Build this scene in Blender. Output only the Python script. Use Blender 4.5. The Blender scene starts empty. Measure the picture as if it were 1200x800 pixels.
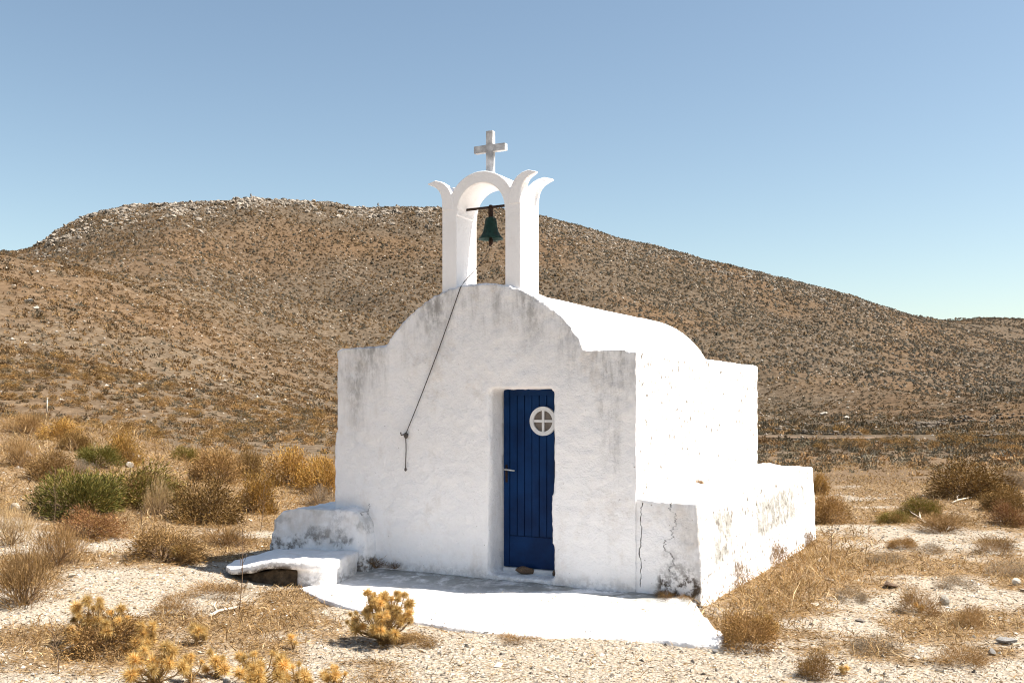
import bpy, bmesh, math, random
import numpy as np
from mathutils import Vector, Matrix

random.seed(7)
RNG = np.random.default_rng(11)
R = math.radians
scene = bpy.context.scene
COL = scene.collection

# ------------------------------------------------------------------ camera, sky, sun, exposure
EYE = 1.65
F = 1167.0 / 1200.0            # focal length / picture width
HOR = 470.0                    # picture row of the eye level (1200 x 800 picture)
cam_d = bpy.data.cameras.new('camera')
cam_d.sensor_width = 36.0
cam_d.lens = 36.0 * F
cam_d.shift_y = (HOR - 400.0) / 1200.0
cam_d.clip_end = 8000.0
cam = bpy.data.objects.new('camera', cam_d)
cam.location = (0, 0, EYE)
cam.rotation_euler = (R(90), 0, 0)
COL.objects.link(cam)
scene.camera = cam

SUN_DIR = Vector((0.70, -0.080, 1.0)).normalized()   # towards the sun
sun_el = math.asin(SUN_DIR.z)
sun_az = math.atan2(SUN_DIR.x, SUN_DIR.y)

world = bpy.data.worlds.new('World')
scene.world = world
world.use_nodes = True
wn = world.node_tree
bg = wn.nodes['Background']
sky = wn.nodes.new('ShaderNodeTexSky')
sky.sky_type = 'NISHITA'
sky.sun_disc = False
sky.sun_elevation = sun_el
sky.sun_rotation = sun_az
sky.altitude = 300
sky.air_density = 1.0
sky.dust_density = 1.0
sky.ozone_density = 0.3
tint = wn.nodes.new('ShaderNodeMix'); tint.data_type = 'RGBA'; tint.blend_type = 'MULTIPLY'   # camera white balance
tint.inputs[0].default_value = 1.0; tint.inputs[7].default_value = (0.96, 0.95, 0.865, 1)
wn.links.new(sky.outputs['Color'], tint.inputs[6])
wn.links.new(tint.outputs[2], bg.inputs['Color'])
bg.inputs['Strength'].default_value = 0.075

sun_d = bpy.data.lights.new('sun', 'SUN')
sun_d.energy = 5.0
sun_d.angle = R(0.53)
sun_d.color = (1.0, 0.94, 0.85)
sun = bpy.data.objects.new('sun', sun_d)
sun.rotation_euler = SUN_DIR.to_track_quat('Z', 'Y').to_euler()
sun.location = (30, -5, 40)
COL.objects.link(sun)

vs = scene.view_settings
vs.view_transform = 'Standard'
vs.look = 'None'
vs.exposure = 1.28
vs.gamma = 1.0
scene.cycles.use_denoising = True
scene.cycles.pixel_filter_type = 'BLACKMAN_HARRIS'
scene.cycles.filter_width = 1.1
scene.cycles.max_bounces = 6
scene.cycles.diffuse_bounces = 4

# ------------------------------------------------------------------ small helpers
def tag(o, label=None, cat=None, group=None, kind=None):
    if label: o['label'] = label
    if cat: o['category'] = cat
    if group: o['group'] = group
    if kind: o['kind'] = kind
    return o

def link(name, me, mat=None, parent=None):
    o = bpy.data.objects.new(name, me)
    COL.objects.link(o)
    if mat is not None and len(me.materials) == 0:
        me.materials.append(mat)
    if parent is not None:
        o.parent = parent
    return o

def empty(name, loc=(0, 0, 0), rz=0.0):
    o = bpy.data.objects.new(name, None)
    o.empty_display_size = 0.2
    o.location = loc
    o.rotation_euler = (0, 0, rz)
    COL.objects.link(o)
    return o

def np_mesh(name, verts, tris, col=None, smooth=False):
    """triangle mesh from numpy arrays, optional per-point colour attribute"""
    me = bpy.data.meshes.new(name)
    nv, nt = len(verts), len(tris)
    me.vertices.add(nv)
    me.vertices.foreach_set('co', np.ascontiguousarray(verts, dtype=np.float32).ravel())
    me.loops.add(nt * 3)
    me.loops.foreach_set('vertex_index', np.ascontiguousarray(tris, dtype=np.int32).ravel())
    me.polygons.add(nt)
    me.polygons.foreach_set('loop_start', np.arange(0, nt * 3, 3, dtype=np.int32))
    me.polygons.foreach_set('use_smooth', np.full(nt, smooth, dtype=bool))
    if col is not None:
        a = me.attributes.new('Col', 'FLOAT_COLOR', 'POINT')
        c = np.ones((nv, 4), dtype=np.float32)
        c[:, :3] = col
        a.data.foreach_set('color', c.ravel())
    me.update(calc_edges=True)
    return me

def _hash(ix, iy, iz, seed):
    n = (ix.astype(np.int64) * 374761393 + iy.astype(np.int64) * 668265263 + iz.astype(np.int64) * 2147483647 + seed * 1274126177) & 0xffffffff
    n = ((n ^ (n >> 13)) * 1274126177) & 0xffffffff
    n = n ^ (n >> 16)
    return (n & 0xffff) / 65535.0

def vnoise(x, y, z=None, seed=0):
    x = np.asarray(x, float); y = np.asarray(y, float)
    z = np.zeros_like(x) if z is None else np.asarray(z, float)
    x0 = np.floor(x); y0 = np.floor(y); z0 = np.floor(z)
    fx, fy, fz = x - x0, y - y0, z - z0
    fx = fx * fx * (3 - 2 * fx); fy = fy * fy * (3 - 2 * fy); fz = fz * fz * (3 - 2 * fz)
    r = 0
    for dx in (0, 1):
        for dy in (0, 1):
            for dz in (0, 1):
                w = (fx if dx else 1 - fx) * (fy if dy else 1 - fy) * (fz if dz else 1 - fz)
                r = r + w * _hash(x0 + dx, y0 + dy, z0 + dz, seed)
    return r

def fbm(x, y, z=None, octv=4, seed=0):
    a, t, s = 0.5, 0.0, 1.0
    r = 0
    for k in range(octv):
        r = r + a * vnoise(np.asarray(x) * s, np.asarray(y) * s, None if z is None else np.asarray(z) * s, seed + k * 17)
        t += a; a *= 0.5; s *= 2.03
    return r / t

def smoothstep(a, b, x):
    t = np.clip((x - a) / (b - a), 0, 1)
    return t * t * (3 - 2 * t)

# ------------------------------------------------------------------ materials
def material(name):
    m = bpy.data.materials.new(name)
    m.use_nodes = True
    nt = m.node_tree
    return m, nt, nt.nodes['Principled BSDF']

class NB:
    """terse node building"""
    def __init__(s, nt): s.nt = nt
    def n(s, t, **kw):
        nd = s.nt.nodes.new(t)
        for k, v in kw.items(): setattr(nd, k, v)
        return nd
    def l(s, a, b): s.nt.links.new(a, b)
    def setin(s, nd, key, v):
        if hasattr(v, 'is_output') or isinstance(v, bpy.types.NodeSocket): s.l(v, nd.inputs[key])
        else: nd.inputs[key].default_value = v
    def math(s, op, a, b=0.0, c=0.0, clamp=False):
        nd = s.n('ShaderNodeMath', operation=op); nd.use_clamp = clamp
        s.setin(nd, 0, a); s.setin(nd, 1, b); s.setin(nd, 2, c)
        return nd.outputs[0]
    def noise(s, vec, scale, detail=4.0, rough=0.55):
        nd = s.n('ShaderNodeTexNoise')
        if vec is not None: s.l(vec, nd.inputs['Vector'])
        nd.inputs['Scale'].default_value = scale
        nd.inputs['Detail'].default_value = detail
        nd.inputs['Roughness'].default_value = rough
        return nd.outputs['Fac']
    def ramp(s, fac, stops, interp='LINEAR'):
        nd = s.n('ShaderNodeValToRGB')
        cr = nd.color_ramp; cr.interpolation = interp
        while len(cr.elements) < len(stops): cr.elements.new(0.5)
        for e, (p, c) in zip(cr.elements, stops):
            e.position = p
            e.color = (c, c, c, 1) if not hasattr(c, '__len__') else (*c, 1)
        s.l(fac, nd.inputs[0])
        return nd.outputs[0]
    def rng(s, v, a, b, c=0.0, d=1.0, smooth=True):
        nd = s.n('ShaderNodeMapRange')
        nd.interpolation_type = 'SMOOTHSTEP' if smooth else 'LINEAR'
        s.setin(nd, 0, v)
        for i, q in enumerate((a, b, c, d)): s.setin(nd, i + 1, q)
        return nd.outputs[0]
    def mix(s, fac, a, b, mode='MIX'):
        nd = s.n('ShaderNodeMix', data_type='RGBA', blend_type=mode)
        s.setin(nd, 0, fac)
        for k, v in ((6, a), (7, b)):
            if isinstance(v, bpy.types.NodeSocket): s.l(v, nd.inputs[k])
            else: nd.inputs[k].default_value = (*v, 1)
        return nd.outputs[2]
    def coords(s, kind='Object'):
        return s.n('ShaderNodeTexCoord').outputs[kind]
    def mapping(s, vec, scale=(1, 1, 1), loc=(0, 0, 0)):
        nd = s.n('ShaderNodeMapping')
        s.l(vec, nd.inputs[0])
        nd.inputs['Scale'].default_value = scale
        nd.inputs['Location'].default_value = loc
        return nd.outputs[0]
    def bump(s, h, strength=0.5, dist=0.01, normal=None):
        nd = s.n('ShaderNodeBump')
        nd.inputs['Strength'].default_value = strength
        nd.inputs['Distance'].default_value = dist
        s.l(h, nd.inputs['Height'])
        if normal is not None: s.l(normal, nd.inputs['Normal'])
        return nd.outputs[0]

def whitewash(name, stains='none', rough_amount=1.0):
    """lime-washed render: off-white, lumpy trowel relief, weather stains with their own shapes"""
    m, nt, p = material(name)
    b = NB(nt)
    oc = b.coords('Object')
    sep = b.n('ShaderNodeSeparateXYZ'); b.l(oc, sep.inputs[0])
    X, Y, Z = sep.outputs
    big = b.noise(oc, 1.3, 5, 0.6)
    mid = b.noise(oc, 9.0, 5, 0.6)
    base = b.mix(b.rng(big, 0.3, 0.7), (0.88, 0.86, 0.855), (0.92, 0.90, 0.895))
    base = b.mix(b.math('MULTIPLY', b.rng(mid, 0.48, 0.75), 0.35), base, (0.80, 0.765, 0.735))
    at = b.n('ShaderNodeAttribute'); at.attribute_name = 'wear'
    sepw = b.n('ShaderNodeSeparateColor'); b.l(at.outputs['Color'], sepw.inputs[0])
    if stains in ('wall', 'step'):
        # grey lichen/soot streaks running down from the coping; 'wear' red = how near the coping
        st = b.noise(b.mapping(oc, (2.6, 2.6, 0.5)), 1.0, 6, 0.68)
        st2 = b.noise(b.mapping(oc, (15, 15, 8.0)), 1.0, 6, 0.7)
        k = b.math('MULTIPLY', b.rng(st, 0.40, 0.62), sepw.outputs[0])
        k = b.math('MULTIPLY', k, b.rng(st2, 0.32, 0.62, 0.15, 1.0))
        base = b.mix(b.math('MULTIPLY', k, 1.0, clamp=True), base, (0.24, 0.222, 0.205))
        # brownish rubbed patches and thin places
        pt = b.noise(b.mapping(oc, (1.1, 1.1, 0.9), (3.1, 0, 1.7)), 1.6, 6, 0.68)
        base = b.mix(b.math('MULTIPLY', b.rng(pt, 0.52, 0.68), 0.4), base, (0.60, 0.52, 0.44))
        # 'wear' green: grey exposed render, on the terrace also painted shade; 'wear' blue: dirt
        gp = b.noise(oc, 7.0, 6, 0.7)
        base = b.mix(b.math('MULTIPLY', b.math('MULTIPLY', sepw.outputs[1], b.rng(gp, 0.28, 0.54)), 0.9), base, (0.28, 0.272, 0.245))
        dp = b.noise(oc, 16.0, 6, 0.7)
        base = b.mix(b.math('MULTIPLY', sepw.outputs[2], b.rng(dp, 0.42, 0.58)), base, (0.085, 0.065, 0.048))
        # small chips
        ch = b.noise(oc, 34.0, 3, 0.6)
        base = b.mix(b.math('MULTIPLY', b.rng(ch, 0.70, 0.75), 0.8), base, (0.26, 0.22, 0.18))
        if stains == 'wall':   # the weather side is more flaked
            ch2 = b.noise(b.mapping(oc, (1, 1, .7), (5, 2, 1)), 17.0, 5, 0.72)
            wside = b.math('MULTIPLY', b.math('GREATER_THAN', X, -0.05), b.math('GREATER_THAN', Y, 0.05))
            base = b.mix(b.math('MULTIPLY', b.math('MULTIPLY', b.rng(ch2, 0.555, 0.595), wside), 0.97), base, (0.15, 0.13, 0.11))
    relief = b.math('ADD', b.math('MULTIPLY', b.noise(oc, 26.0, 6, 0.62), 1.0),
                    b.math('MULTIPLY', b.noise(oc, 85.0, 3, 0.6), 0.45))
    nrm = b.bump(relief, 0.62 * rough_amount, 0.024)
    if stains == 'wall':
        # two settlement cracks where the side block meets the front
        def crack(x0, amp, zlo, zhi, w, sc):
            zz = b.n('ShaderNodeCombineXYZ'); b.l(Z, zz.inputs[2])
            wob = b.noise(zz.outputs[0], sc, 5, 0.65)
            dx = b.math('ABSOLUTE', b.math('SUBTRACT', b.math('SUBTRACT', X, x0), b.math('MULTIPLY', b.math('SUBTRACT', wob, 0.5), amp)))
            wv = b.math('MULTIPLY', b.rng(b.noise(zz.outputs[0], 11.0, 3, 0.6), 0.35, 0.65, 0.35, 1.5), w)
            c = b.rng(dx, wv, b.math('MULTIPLY', wv, 0.3))
            c = b.math('MULTIPLY', c, b.math('MULTIPLY', b.math('LESS_THAN', Z, zhi), b.math('GREATER_THAN', Z, zlo)))
            c = b.math('MULTIPLY', c, b.math('LESS_THAN', b.math('ABSOLUTE', Y), 0.12))
            return c
        c1 = crack(0.04, 0.16, 0.02, 0.76, 0.005, 4.5)
        c2 = crack(0.33, 0.75, 0.12, 0.80, 0.006, 3.6)
        c3 = crack(-2.86, 0.5, 0.0, 0.62, 0.007, 3.6)
        c = b.math('MAXIMUM', b.math('MAXIMUM', c1, b.math('MULTIPLY', c2, 0.75)), b.math('MULTIPLY', c3, 0.6))
        base = b.mix(c, base, (0.05, 0.04, 0.032))
        nrm = b.bump(b.math('SUBTRACT', 1.0, c), 0.8, 0.012, nrm)
    b.l(base, p.inputs['Base Color'])
    b.l(nrm, p.inputs['Normal'])
    p.inputs['Roughness'].default_value = 0.92
    p.inputs['Specular IOR Level'].default_value = 0.2
    return m

def simple(name, c1, c2, scale=8.0, rough=0.8, bump=0.3, bdist=0.01, metallic=0.0, spec=0.3, detail=5, per_object=0.0):
    m, nt, p = material(name)
    b = NB(nt)
    oc = b.coords('Object')
    f = b.noise(oc, scale, detail, 0.62)
    col = b.mix(b.rng(f, 0.3, 0.7), c1, c2)
    if per_object:
        oi = b.n('ShaderNodeObjectInfo')
        hsv = b.n('ShaderNodeHueSaturation')
        b.l(col, hsv.inputs['Color'])
        b.l(b.rng(oi.outputs['Random'], 0, 1, 1 - per_object, 1 + per_object, False), hsv.inputs['Value'])
        col = hsv.outputs[0]
    b.l(col, p.inputs['Base Color'])
    if bump:
        b.l(b.bump(b.noise(oc, scale * 3, 5, 0.65), bump, bdist), p.inputs['Normal'])
    p.inputs['Roughness'].default_value = rough
    p.inputs['Metallic'].default_value = metallic
    p.inputs['Specular IOR Level'].default_value = spec
    return m

def foliage(name, tint=(1, 1, 1), per_object=0.2, translucent=0.14):
    """leaf / straw colour from the 'Col' attribute, some light through the blades"""
    m, nt, p = material(name)
    b = NB(nt)
    at = b.n('ShaderNodeAttribute'); at.attribute_name = 'Col'
    oi = b.n('ShaderNodeObjectInfo')
    hsv = b.n('ShaderNodeHueSaturation')
    b.l(at.outputs['Color'], hsv.inputs['Color'])
    b.l(b.rng(oi.outputs['Random'], 0, 1, 1 - per_object, 1 + per_object, False), hsv.inputs['Value'])
    col = b.mix(1.0, hsv.outputs[0], tint, 'MULTIPLY')
    b.l(col, p.inputs['Base Color'])
    p.inputs['Roughness'].default_value = 0.8
    p.inputs['Specular IOR Level'].default_value = 0.15
    tr = b.n('ShaderNodeBsdfTranslucent'); b.l(col, tr.inputs['Color'])
    mx = b.n('ShaderNodeMixShader'); mx.inputs[0].default_value = translucent
    b.l(p.outputs[0], mx.inputs[1]); b.l(tr.outputs[0], mx.inputs[2])
    b.l(mx.outputs[0], nt.nodes['Material Output'].inputs['Surface'])
    return m

M = {}
M['wall'] = whitewash('limewashed_wall', 'wall')
M['white'] = whitewash('smooth_limewash', 'none', 0.35)
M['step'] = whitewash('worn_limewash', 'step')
M['wood'] = simple('blue_door_paint', (0.0007, 0.014, 0.060), (0.0016, 0.028, 0.105), 3.0, 0.6, 0.15, 0.002, spec=0.15)
M['frame'] = simple('white_frame_paint', (0.62, 0.62, 0.62), (0.72, 0.72, 0.72), 20, 0.5, 0.1, 0.002)
M['steel'] = simple('worn_steel', (0.45, 0.45, 0.44), (0.6, 0.6, 0.58), 30, 0.35, 0.1, 0.001, 1.0)
M['dark_iron'] = simple('rusted_iron', (0.018, 0.012, 0.010), (0.05, 0.026, 0.016), 40, 0.75, 0.4, 0.003, 0.3)
M['bronze'] = simple('green_bronze', (0.003, 0.018, 0.013), (0.008, 0.045, 0.034), 16, 0.7, 0.5, 0.006, 0.1)
M['rope'] = simple('grey_rope', (0.05, 0.045, 0.042), (0.12, 0.10, 0.09), 80, 0.9, 0.5, 0.002)
M['marble'] = simple('weathered_marble', (0.28, 0.28, 0.285), (0.64, 0.64, 0.645), 9, 0.7, 0.2, 0.003)
M['glass'] = simple('dusty_pane', (0.10, 0.085, 0.075), (0.16, 0.135, 0.12), 12, 0.25, 0.05, 0.001, spec=0.5)
M['threshold'] = simple('threshold_marble', (0.55, 0.56, 0.58), (0.68, 0.68, 0.68), 12, 0.7, 0.2, 0.002)
M['rust_stone'] = simple('rusty_brown_stone', (0.05, 0.028, 0.018), (0.22, 0.15, 0.10), 18, 0.9, 0.6, 0.01)
M['pale_stone'] = simple('pale_stone', (0.26, 0.23, 0.19), (0.46, 0.42, 0.36), 9, 0.92, 0.6, 0.01, per_object=0.2)
M['grey_stone'] = simple('grey_stone', (0.17, 0.16, 0.155), (0.30, 0.285, 0.265), 9, 0.9, 0.6, 0.01, per_object=0.2)
M['hill_rock'] = simple('hill_rock', (0.10, 0.082, 0.064), (0.40, 0.34, 0.275), 1.6, 0.95, 0.8, 0.25, per_object=0.35)
M['wall_rock'] = simple('field_wall_rock', (0.07, 0.058, 0.046), (0.17, 0.135, 0.10), 1.4, 0.95, 0.5, 0.1)  # dark tone puts the shaded sides of the stones into the colour
M['dead_wood'] = simple('bleached_wood', (0.40, 0.33, 0.25), (0.62, 0.54, 0.44), 14, 0.9, 0.4, 0.005)
M['twig'] = simple('brown_twig', (0.10, 0.062, 0.036), (0.20, 0.13, 0.08), 20, 0.9, 0.3, 0.005)
M['soil'] = simple('dark_soil', (0.05, 0.035, 0.022), (0.15, 0.105, 0.065), 14, 0.95, 0.9, 0.03)
M['leaf'] = foliage('scrub_leaf')
M['straw'] = foliage('dry_grass', per_object=0.0, translucent=0.35)
M['thistle'] = foliage('thistle_bract', per_object=0.28, translucent=0.42)
M['hill_leaf'] = foliage('hill_scrub', per_object=0.12, translucent=0.1)
M['gravel'] = foliage('gravel_stone', per_object=0.0, translucent=0.0)

# ground: pale grit with straw-coloured and earthy patches
def ground_material():
    m, nt, p = material('gritty_ground')
    b = NB(nt)
    oc = b.coords('Object')
    n1 = b.noise(oc, 0.55, 6, 0.62)
    n2 = b.noise(oc, 2.6, 6, 0.66)
    n3 = b.noise(oc, 38.0, 4, 0.7)
    vo = b.n('ShaderNodeTexVoronoi'); b.l(oc, vo.inputs['Vector']); vo.inputs['Scale'].default_value = 34.0
    grit = b.ramp(n3, [(0.30, (0.085, 0.062, 0.043)), (0.43, (0.27, 0.22, 0.165)), (0.57, (0.42, 0.36, 0.285)), (0.8, (0.55, 0.49, 0.41))])
    grit = b.mix(b.rng(vo.outputs['Distance'], 0.55, 0.2, 0, 0.45), grit, (0.42, 0.37, 0.30))
    straw = b.ramp(n3, [(0.3, (0.11, 0.070, 0.038)), (0.55, (0.255, 0.172, 0.095)), (0.75, (0.39, 0.28, 0.165))])
    k = b.math('ADD', b.math('MULTIPLY', n1, 0.6), b.math('MULTIPLY', n2, 0.4))
    at = b.n('ShaderNodeAttribute'); at.attribute_name = 'Col'
    sepc = b.n('ShaderNodeSeparateColor'); b.l(at.outputs['Color'], sepc.inputs[0])
    k = b.math('ADD', k, b.math('SUBTRACT', sepc.outputs[0], 0.5))
    col = b.mix(b.rng(k, 0.36, 0.66), grit, straw)
    earth = b.ramp(n3, [(0.3, (0.07, 0.046, 0.028)), (0.6, (0.165, 0.108, 0.062)), (0.8, (0.25, 0.175, 0.105))])
    col = b.mix(sepc.outputs[1], col, earth)
    b.l(col, p.inputs['Base Color'])
    h = b.math('ADD', b.math('MULTIPLY', n3, 0.7), b.math('MULTIPLY', b.math('SUBTRACT', 1.0, vo.outputs['Distance']), 0.5))
    b.l(b.bump(h, 0.9, 0.035), p.inputs['Normal'])
    p.inputs['Roughness'].default_value = 0.95
    p.inputs['Specular IOR Level'].default_value = 0.15
    return m

def hill_material():
    m, nt, p = material('hill_soil')
    b = NB(nt)
    oc = b.coords('Object')
    n1 = b.noise(oc, 0.02, 6, 0.6)
    n2 = b.noise(oc, 0.9, 6, 0.7)
    n3 = b.noise(oc, 0.16, 5, 0.65)
    n4 = b.noise(oc, 3.4, 4, 0.7)
    at = b.n('ShaderNodeAttribute'); at.attribute_name = 'Col'
    sepc = b.n('ShaderNodeSeparateColor'); b.l(at.outputs['Color'], sepc.inputs[0])
    bare = b.ramp(n2, [(0.3, (0.070, 0.050, 0.033)), (0.5, (0.120, 0.087, 0.057)), (0.68, (0.190, 0.143, 0.098))])
    scrubby = b.ramp(n2, [(0.3, (0.045, 0.034, 0.023)), (0.5, (0.090, 0.067, 0.046)), (0.7, (0.165, 0.126, 0.089))])
    red = b.ramp(n2, [(0.3, (0.085, 0.047, 0.023)), (0.6, (0.16, 0.092, 0.044)), (0.8, (0.22, 0.135, 0.07))])
    col = b.mix(b.rng(sepc.outputs[0], 0.15, 0.75), scrubby, bare)
    col = b.mix(b.math('MULTIPLY', b.rng(n1, 0.45, 0.65), 0.5), col, red)
    col = b.mix(b.math('MULTIPLY', b.rng(n4, 0.60, 0.70), 0.6), col, (0.30, 0.245, 0.18))
    col = b.mix(b.math('MULTIPLY', b.rng(n3, 0.5, 0.7), 0.4), col, (0.085, 0.066, 0.046))
    b.l(col, p.inputs['Base Color'])
    b.l(b.bump(n2, 0.8, 0.35), p.inputs['Normal'])
    p.inputs['Roughness'].default_value = 1.0
    p.inputs['Specular IOR Level'].default_value = 0.05
    return m
M['ground'] = ground_material()
M['hill'] = hill_material()

# ------------------------------------------------------------------ the lie of the land
# height profile (metres) by bearing (given as picture column) and distance; far values as picture rows of the real slopes
CX = [-1200, -800, -300, 0, 40, 58, 75, 110, 150, 200, 300, 400, 500, 600, 700, 800, 900, 950, 1000, 1050, 1100, 1150, 1200, 1500, 2000]
RS = [1, 4, 6, 8.5, 13, 20, 28, 40, 60, 100, 150, 200, 240, 300, 380, 430, 520, 620, 800, 1500, 4000]
near = {  # z at 1,4,6,8.5,13,20,28,40
    -1200: (-.1, -.1, -.05, .1, .4, .9, 1.3, .9), -800: (-.1, -.1, -.05, .1, .4, 1.0, 1.5, .9), -300: (-.12, -.12, -.05, .05, .35, 1.0, 1.5, .8),
    0: (-.12, -.12, -.08, -.02, .22, .85, 1.30, .5), 110: (-.12, -.12, -.09, -.03, .16, .72, 1.05, .1), 200: (-.12, -.12, -.1, -.05, .08, .35, .45, -.5),
    300: (-.12, -.13, -.13, -.10, -.03, .14, .10, -.9), 400: (-.12, -.13, -.13, -.10, -.08, .05, 0, -1.0), 600: (-.12, -.13, -.135, -.105, -.05, -.05, -.1, -.9),
    850: (-.12, -.13, -.145, -.13, -.16, -.2, -.2, -.7), 1000: (-.12, -.13, -.14, -.15, -.17, -.2, -.2, -.55), 1200: (-.12, -.13, -.15, -.16, -.16, -.12, -.1, -.5),
    1500: (-.12, -.13, -.15, -.16, -.16, -.12, -.1, -.5), 2000: (-.12, -.13, -.15, -.16, -.16, -.12, -.1, -.5)}
far = {  # rows at 60,100,150,200,240,300,380
    -1200: (485, 410, 340, 300, 300, 305, 315), -800: (486, 410, 335, 290, 295, 300, 310), -300: (488, 405, 322, 282, 290, 300, 310),
    0: (492, 408, 325, 289, 297, 303, 313), 40: (494, 412, 333, 298, 310, 318, 303), 58: (495, 414, 335, 301, 312, 316, 280), 75: (496, 417, 337, 305, 314, 310, 264), 110: (497, 424, 343, 315, 320, 300, 247),
    150: (499, 434, 354, 329, 330, 296, 236),
    200: (502, 445, 365, 343, 340, 290, 229), 300: (508, 470, 424, 398, 365, 304, 224), 400: (512, 488, 455, 420, 384, 320, 229), 500: (516, 495, 465, 428, 390, 322, 234),
    600: (518, 498, 470, 432, 394, 330, 242), 700: (518, 500, 475, 442, 406, 344, 262), 800: (518, 502, 480, 452, 420, 366, 287), 900: (519, 504, 484, 460, 432, 386, 315),
    950: (519, 505, 486, 463, 437, 396, 329), 1000: (520, 506, 488, 466, 443, 408, 340), 1050: (521, 508, 489, 470, 450, 420, 357), 1100: (522, 509, 491, 473, 456, 430, 377),
    1150: (523, 510, 491, 476, 461, 438, 394), 1200: (524, 510, 492, 478, 465, 446, 408), 1500: (525, 512, 495, 484, 475, 460, 440), 2000: (525, 512, 495, 486, 480, 470, 455)}
ridge2 = {1050: 380, 1100: 375, 1150: 372, 1200: 374, 1500: 385, 2000: 400}
def th_of(px): return math.atan((px - 600.0) / 1167.0)
def build_grid():
    T = np.array([th_of(c) for c in CX])
    nz_keys = sorted(near)
    tab = np.zeros((len(CX), len(RS)))
    for i, c in enumerate(CX):
        for j in range(8):
            tab[i, j] = np.interp(c, nz_keys, [near[k][j] for k in nz_keys])
        for j in range(7):
            d = RS[8 + j] * math.cos(T[i])
            tab[i, 8 + j] = EYE + (HOR - far[c][j]) / 1167.0 * d
        zc = tab[i, 14]
        tab[i, 15], tab[i, 16], tab[i, 17], tab[i, 18], tab[i, 19], tab[i, 20] = zc * .93, zc * .8, zc * .66, zc * .4, 0, 0
        if c in ridge2:
            z2 = EYE + (HOR - ridge2[c]) / 1167.0 * 620 * math.cos(T[i])
            tab[i, 15] = zc + (z2 - zc) * .25 - 2; tab[i, 16] = zc + (z2 - zc) * .6 - 3; tab[i, 17] = z2; tab[i, 18] = z2 * .7
    tf = np.linspace(T[0], T[-1], 700)
    lf = np.linspace(math.log(RS[0]), math.log(RS[-1]), 900)
    tmp = np.array([np.interp(tf, T, tab[:, j]) for j in range(len(RS))]).T
    g = np.array([np.interp(lf, np.log(RS), tmp[i]) for i in range(len(tf))])
    def blur(a, s, ax):
        n = int(3 * s); k = np.exp(-0.5 * (np.arange(-n, n + 1) / s) ** 2); k /= k.sum()
        pad = [(0, 0), (0, 0)]; pad[ax] = (n, n)
        b = np.pad(a, pad, mode='edge')
        return np.apply_along_axis(lambda v: np.convolve(v, k, 'valid'), ax, b)
    g = blur(g, 3, 0)
    g = blur(g, 3.5, 1)
    return T[0], T[-1], lf[0], lf[-1], g
T0, T1, L0, L1, GRID = build_grid()
def Z(x, y):
    x = np.asarray(x, float); y = np.asarray(y, float)
    r = np.maximum(np.hypot(x, y), 1.0)
    th = np.arctan2(x, y)
    ti = np.clip((th - T0) / (T1 - T0), 0, 1) * (GRID.shape[0] - 1)
    li = np.clip((np.log(r) - L0) / (L1 - L0), 0, 1) * (GRID.shape[1] - 1)
    i0 = np.minimum(ti.astype(int), GRID.shape[0] - 2); j0 = np.minimum(li.astype(int), GRID.shape[1] - 2)
    fi, fj = ti - i0, li - j0
    z = (GRID[i0, j0] * (1 - fi) * (1 - fj) + GRID[i0 + 1, j0] * fi * (1 - fj) + GRID[i0, j0 + 1] * (1 - fi) * fj + GRID[i0 + 1, j0 + 1] * fi * fj)
    a = smoothstep(45, 200, r)
    z = z + a * ((fbm(x / 55, y / 55, octv=4, seed=3) - .5) * 9.0 + (fbm(x / 9, y / 9, octv=3, seed=5) - .5) * 1.6) * np.where(r > 700, .3, 1)
    gul = np.abs(fbm((x * .8 + y * .6) / 70, (y * .8 - x * .6) / 160, octv=3, seed=13) - .5) * 2
    z = z + a * (gul - .25) * 13.0 * smoothstep(130, 220, r) * smoothstep(385, 300, r)
    # small steps of old terraces low on the slope, and the lumpy yard
    z = z + (1 - a) * ((fbm(x / 1.7, y / 1.7, octv=3, seed=8) - .5) * .07 * smoothstep(3, 9, r) + (fbm(x / .35, y / .35, octv=2, seed=9) - .5) * .028)
    return z
def Zs(x, y): return float(Z(np.array([x]), np.array([y]))[0])
def at(px, d):
    """ground point on the bearing of picture column px, d metres ahead"""
    x = (px - 600.0) / 1167.0 * d
    return Vector((x, d, Zs(x, d)))
def ground_at(px, py):
    """walk out along the sight line of a picture point until it meets the ground"""
    sx, sz = (px - 600.0) / 1167.0, (HOR - py) / 1167.0
    d = np.geomspace(3.0, 900.0, 2400)
    hit = EYE + sz * d <= Z(sx * d, d)
    return at(px, float(d[np.argmax(hit)]) if hit.any() else 400.0)

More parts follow.
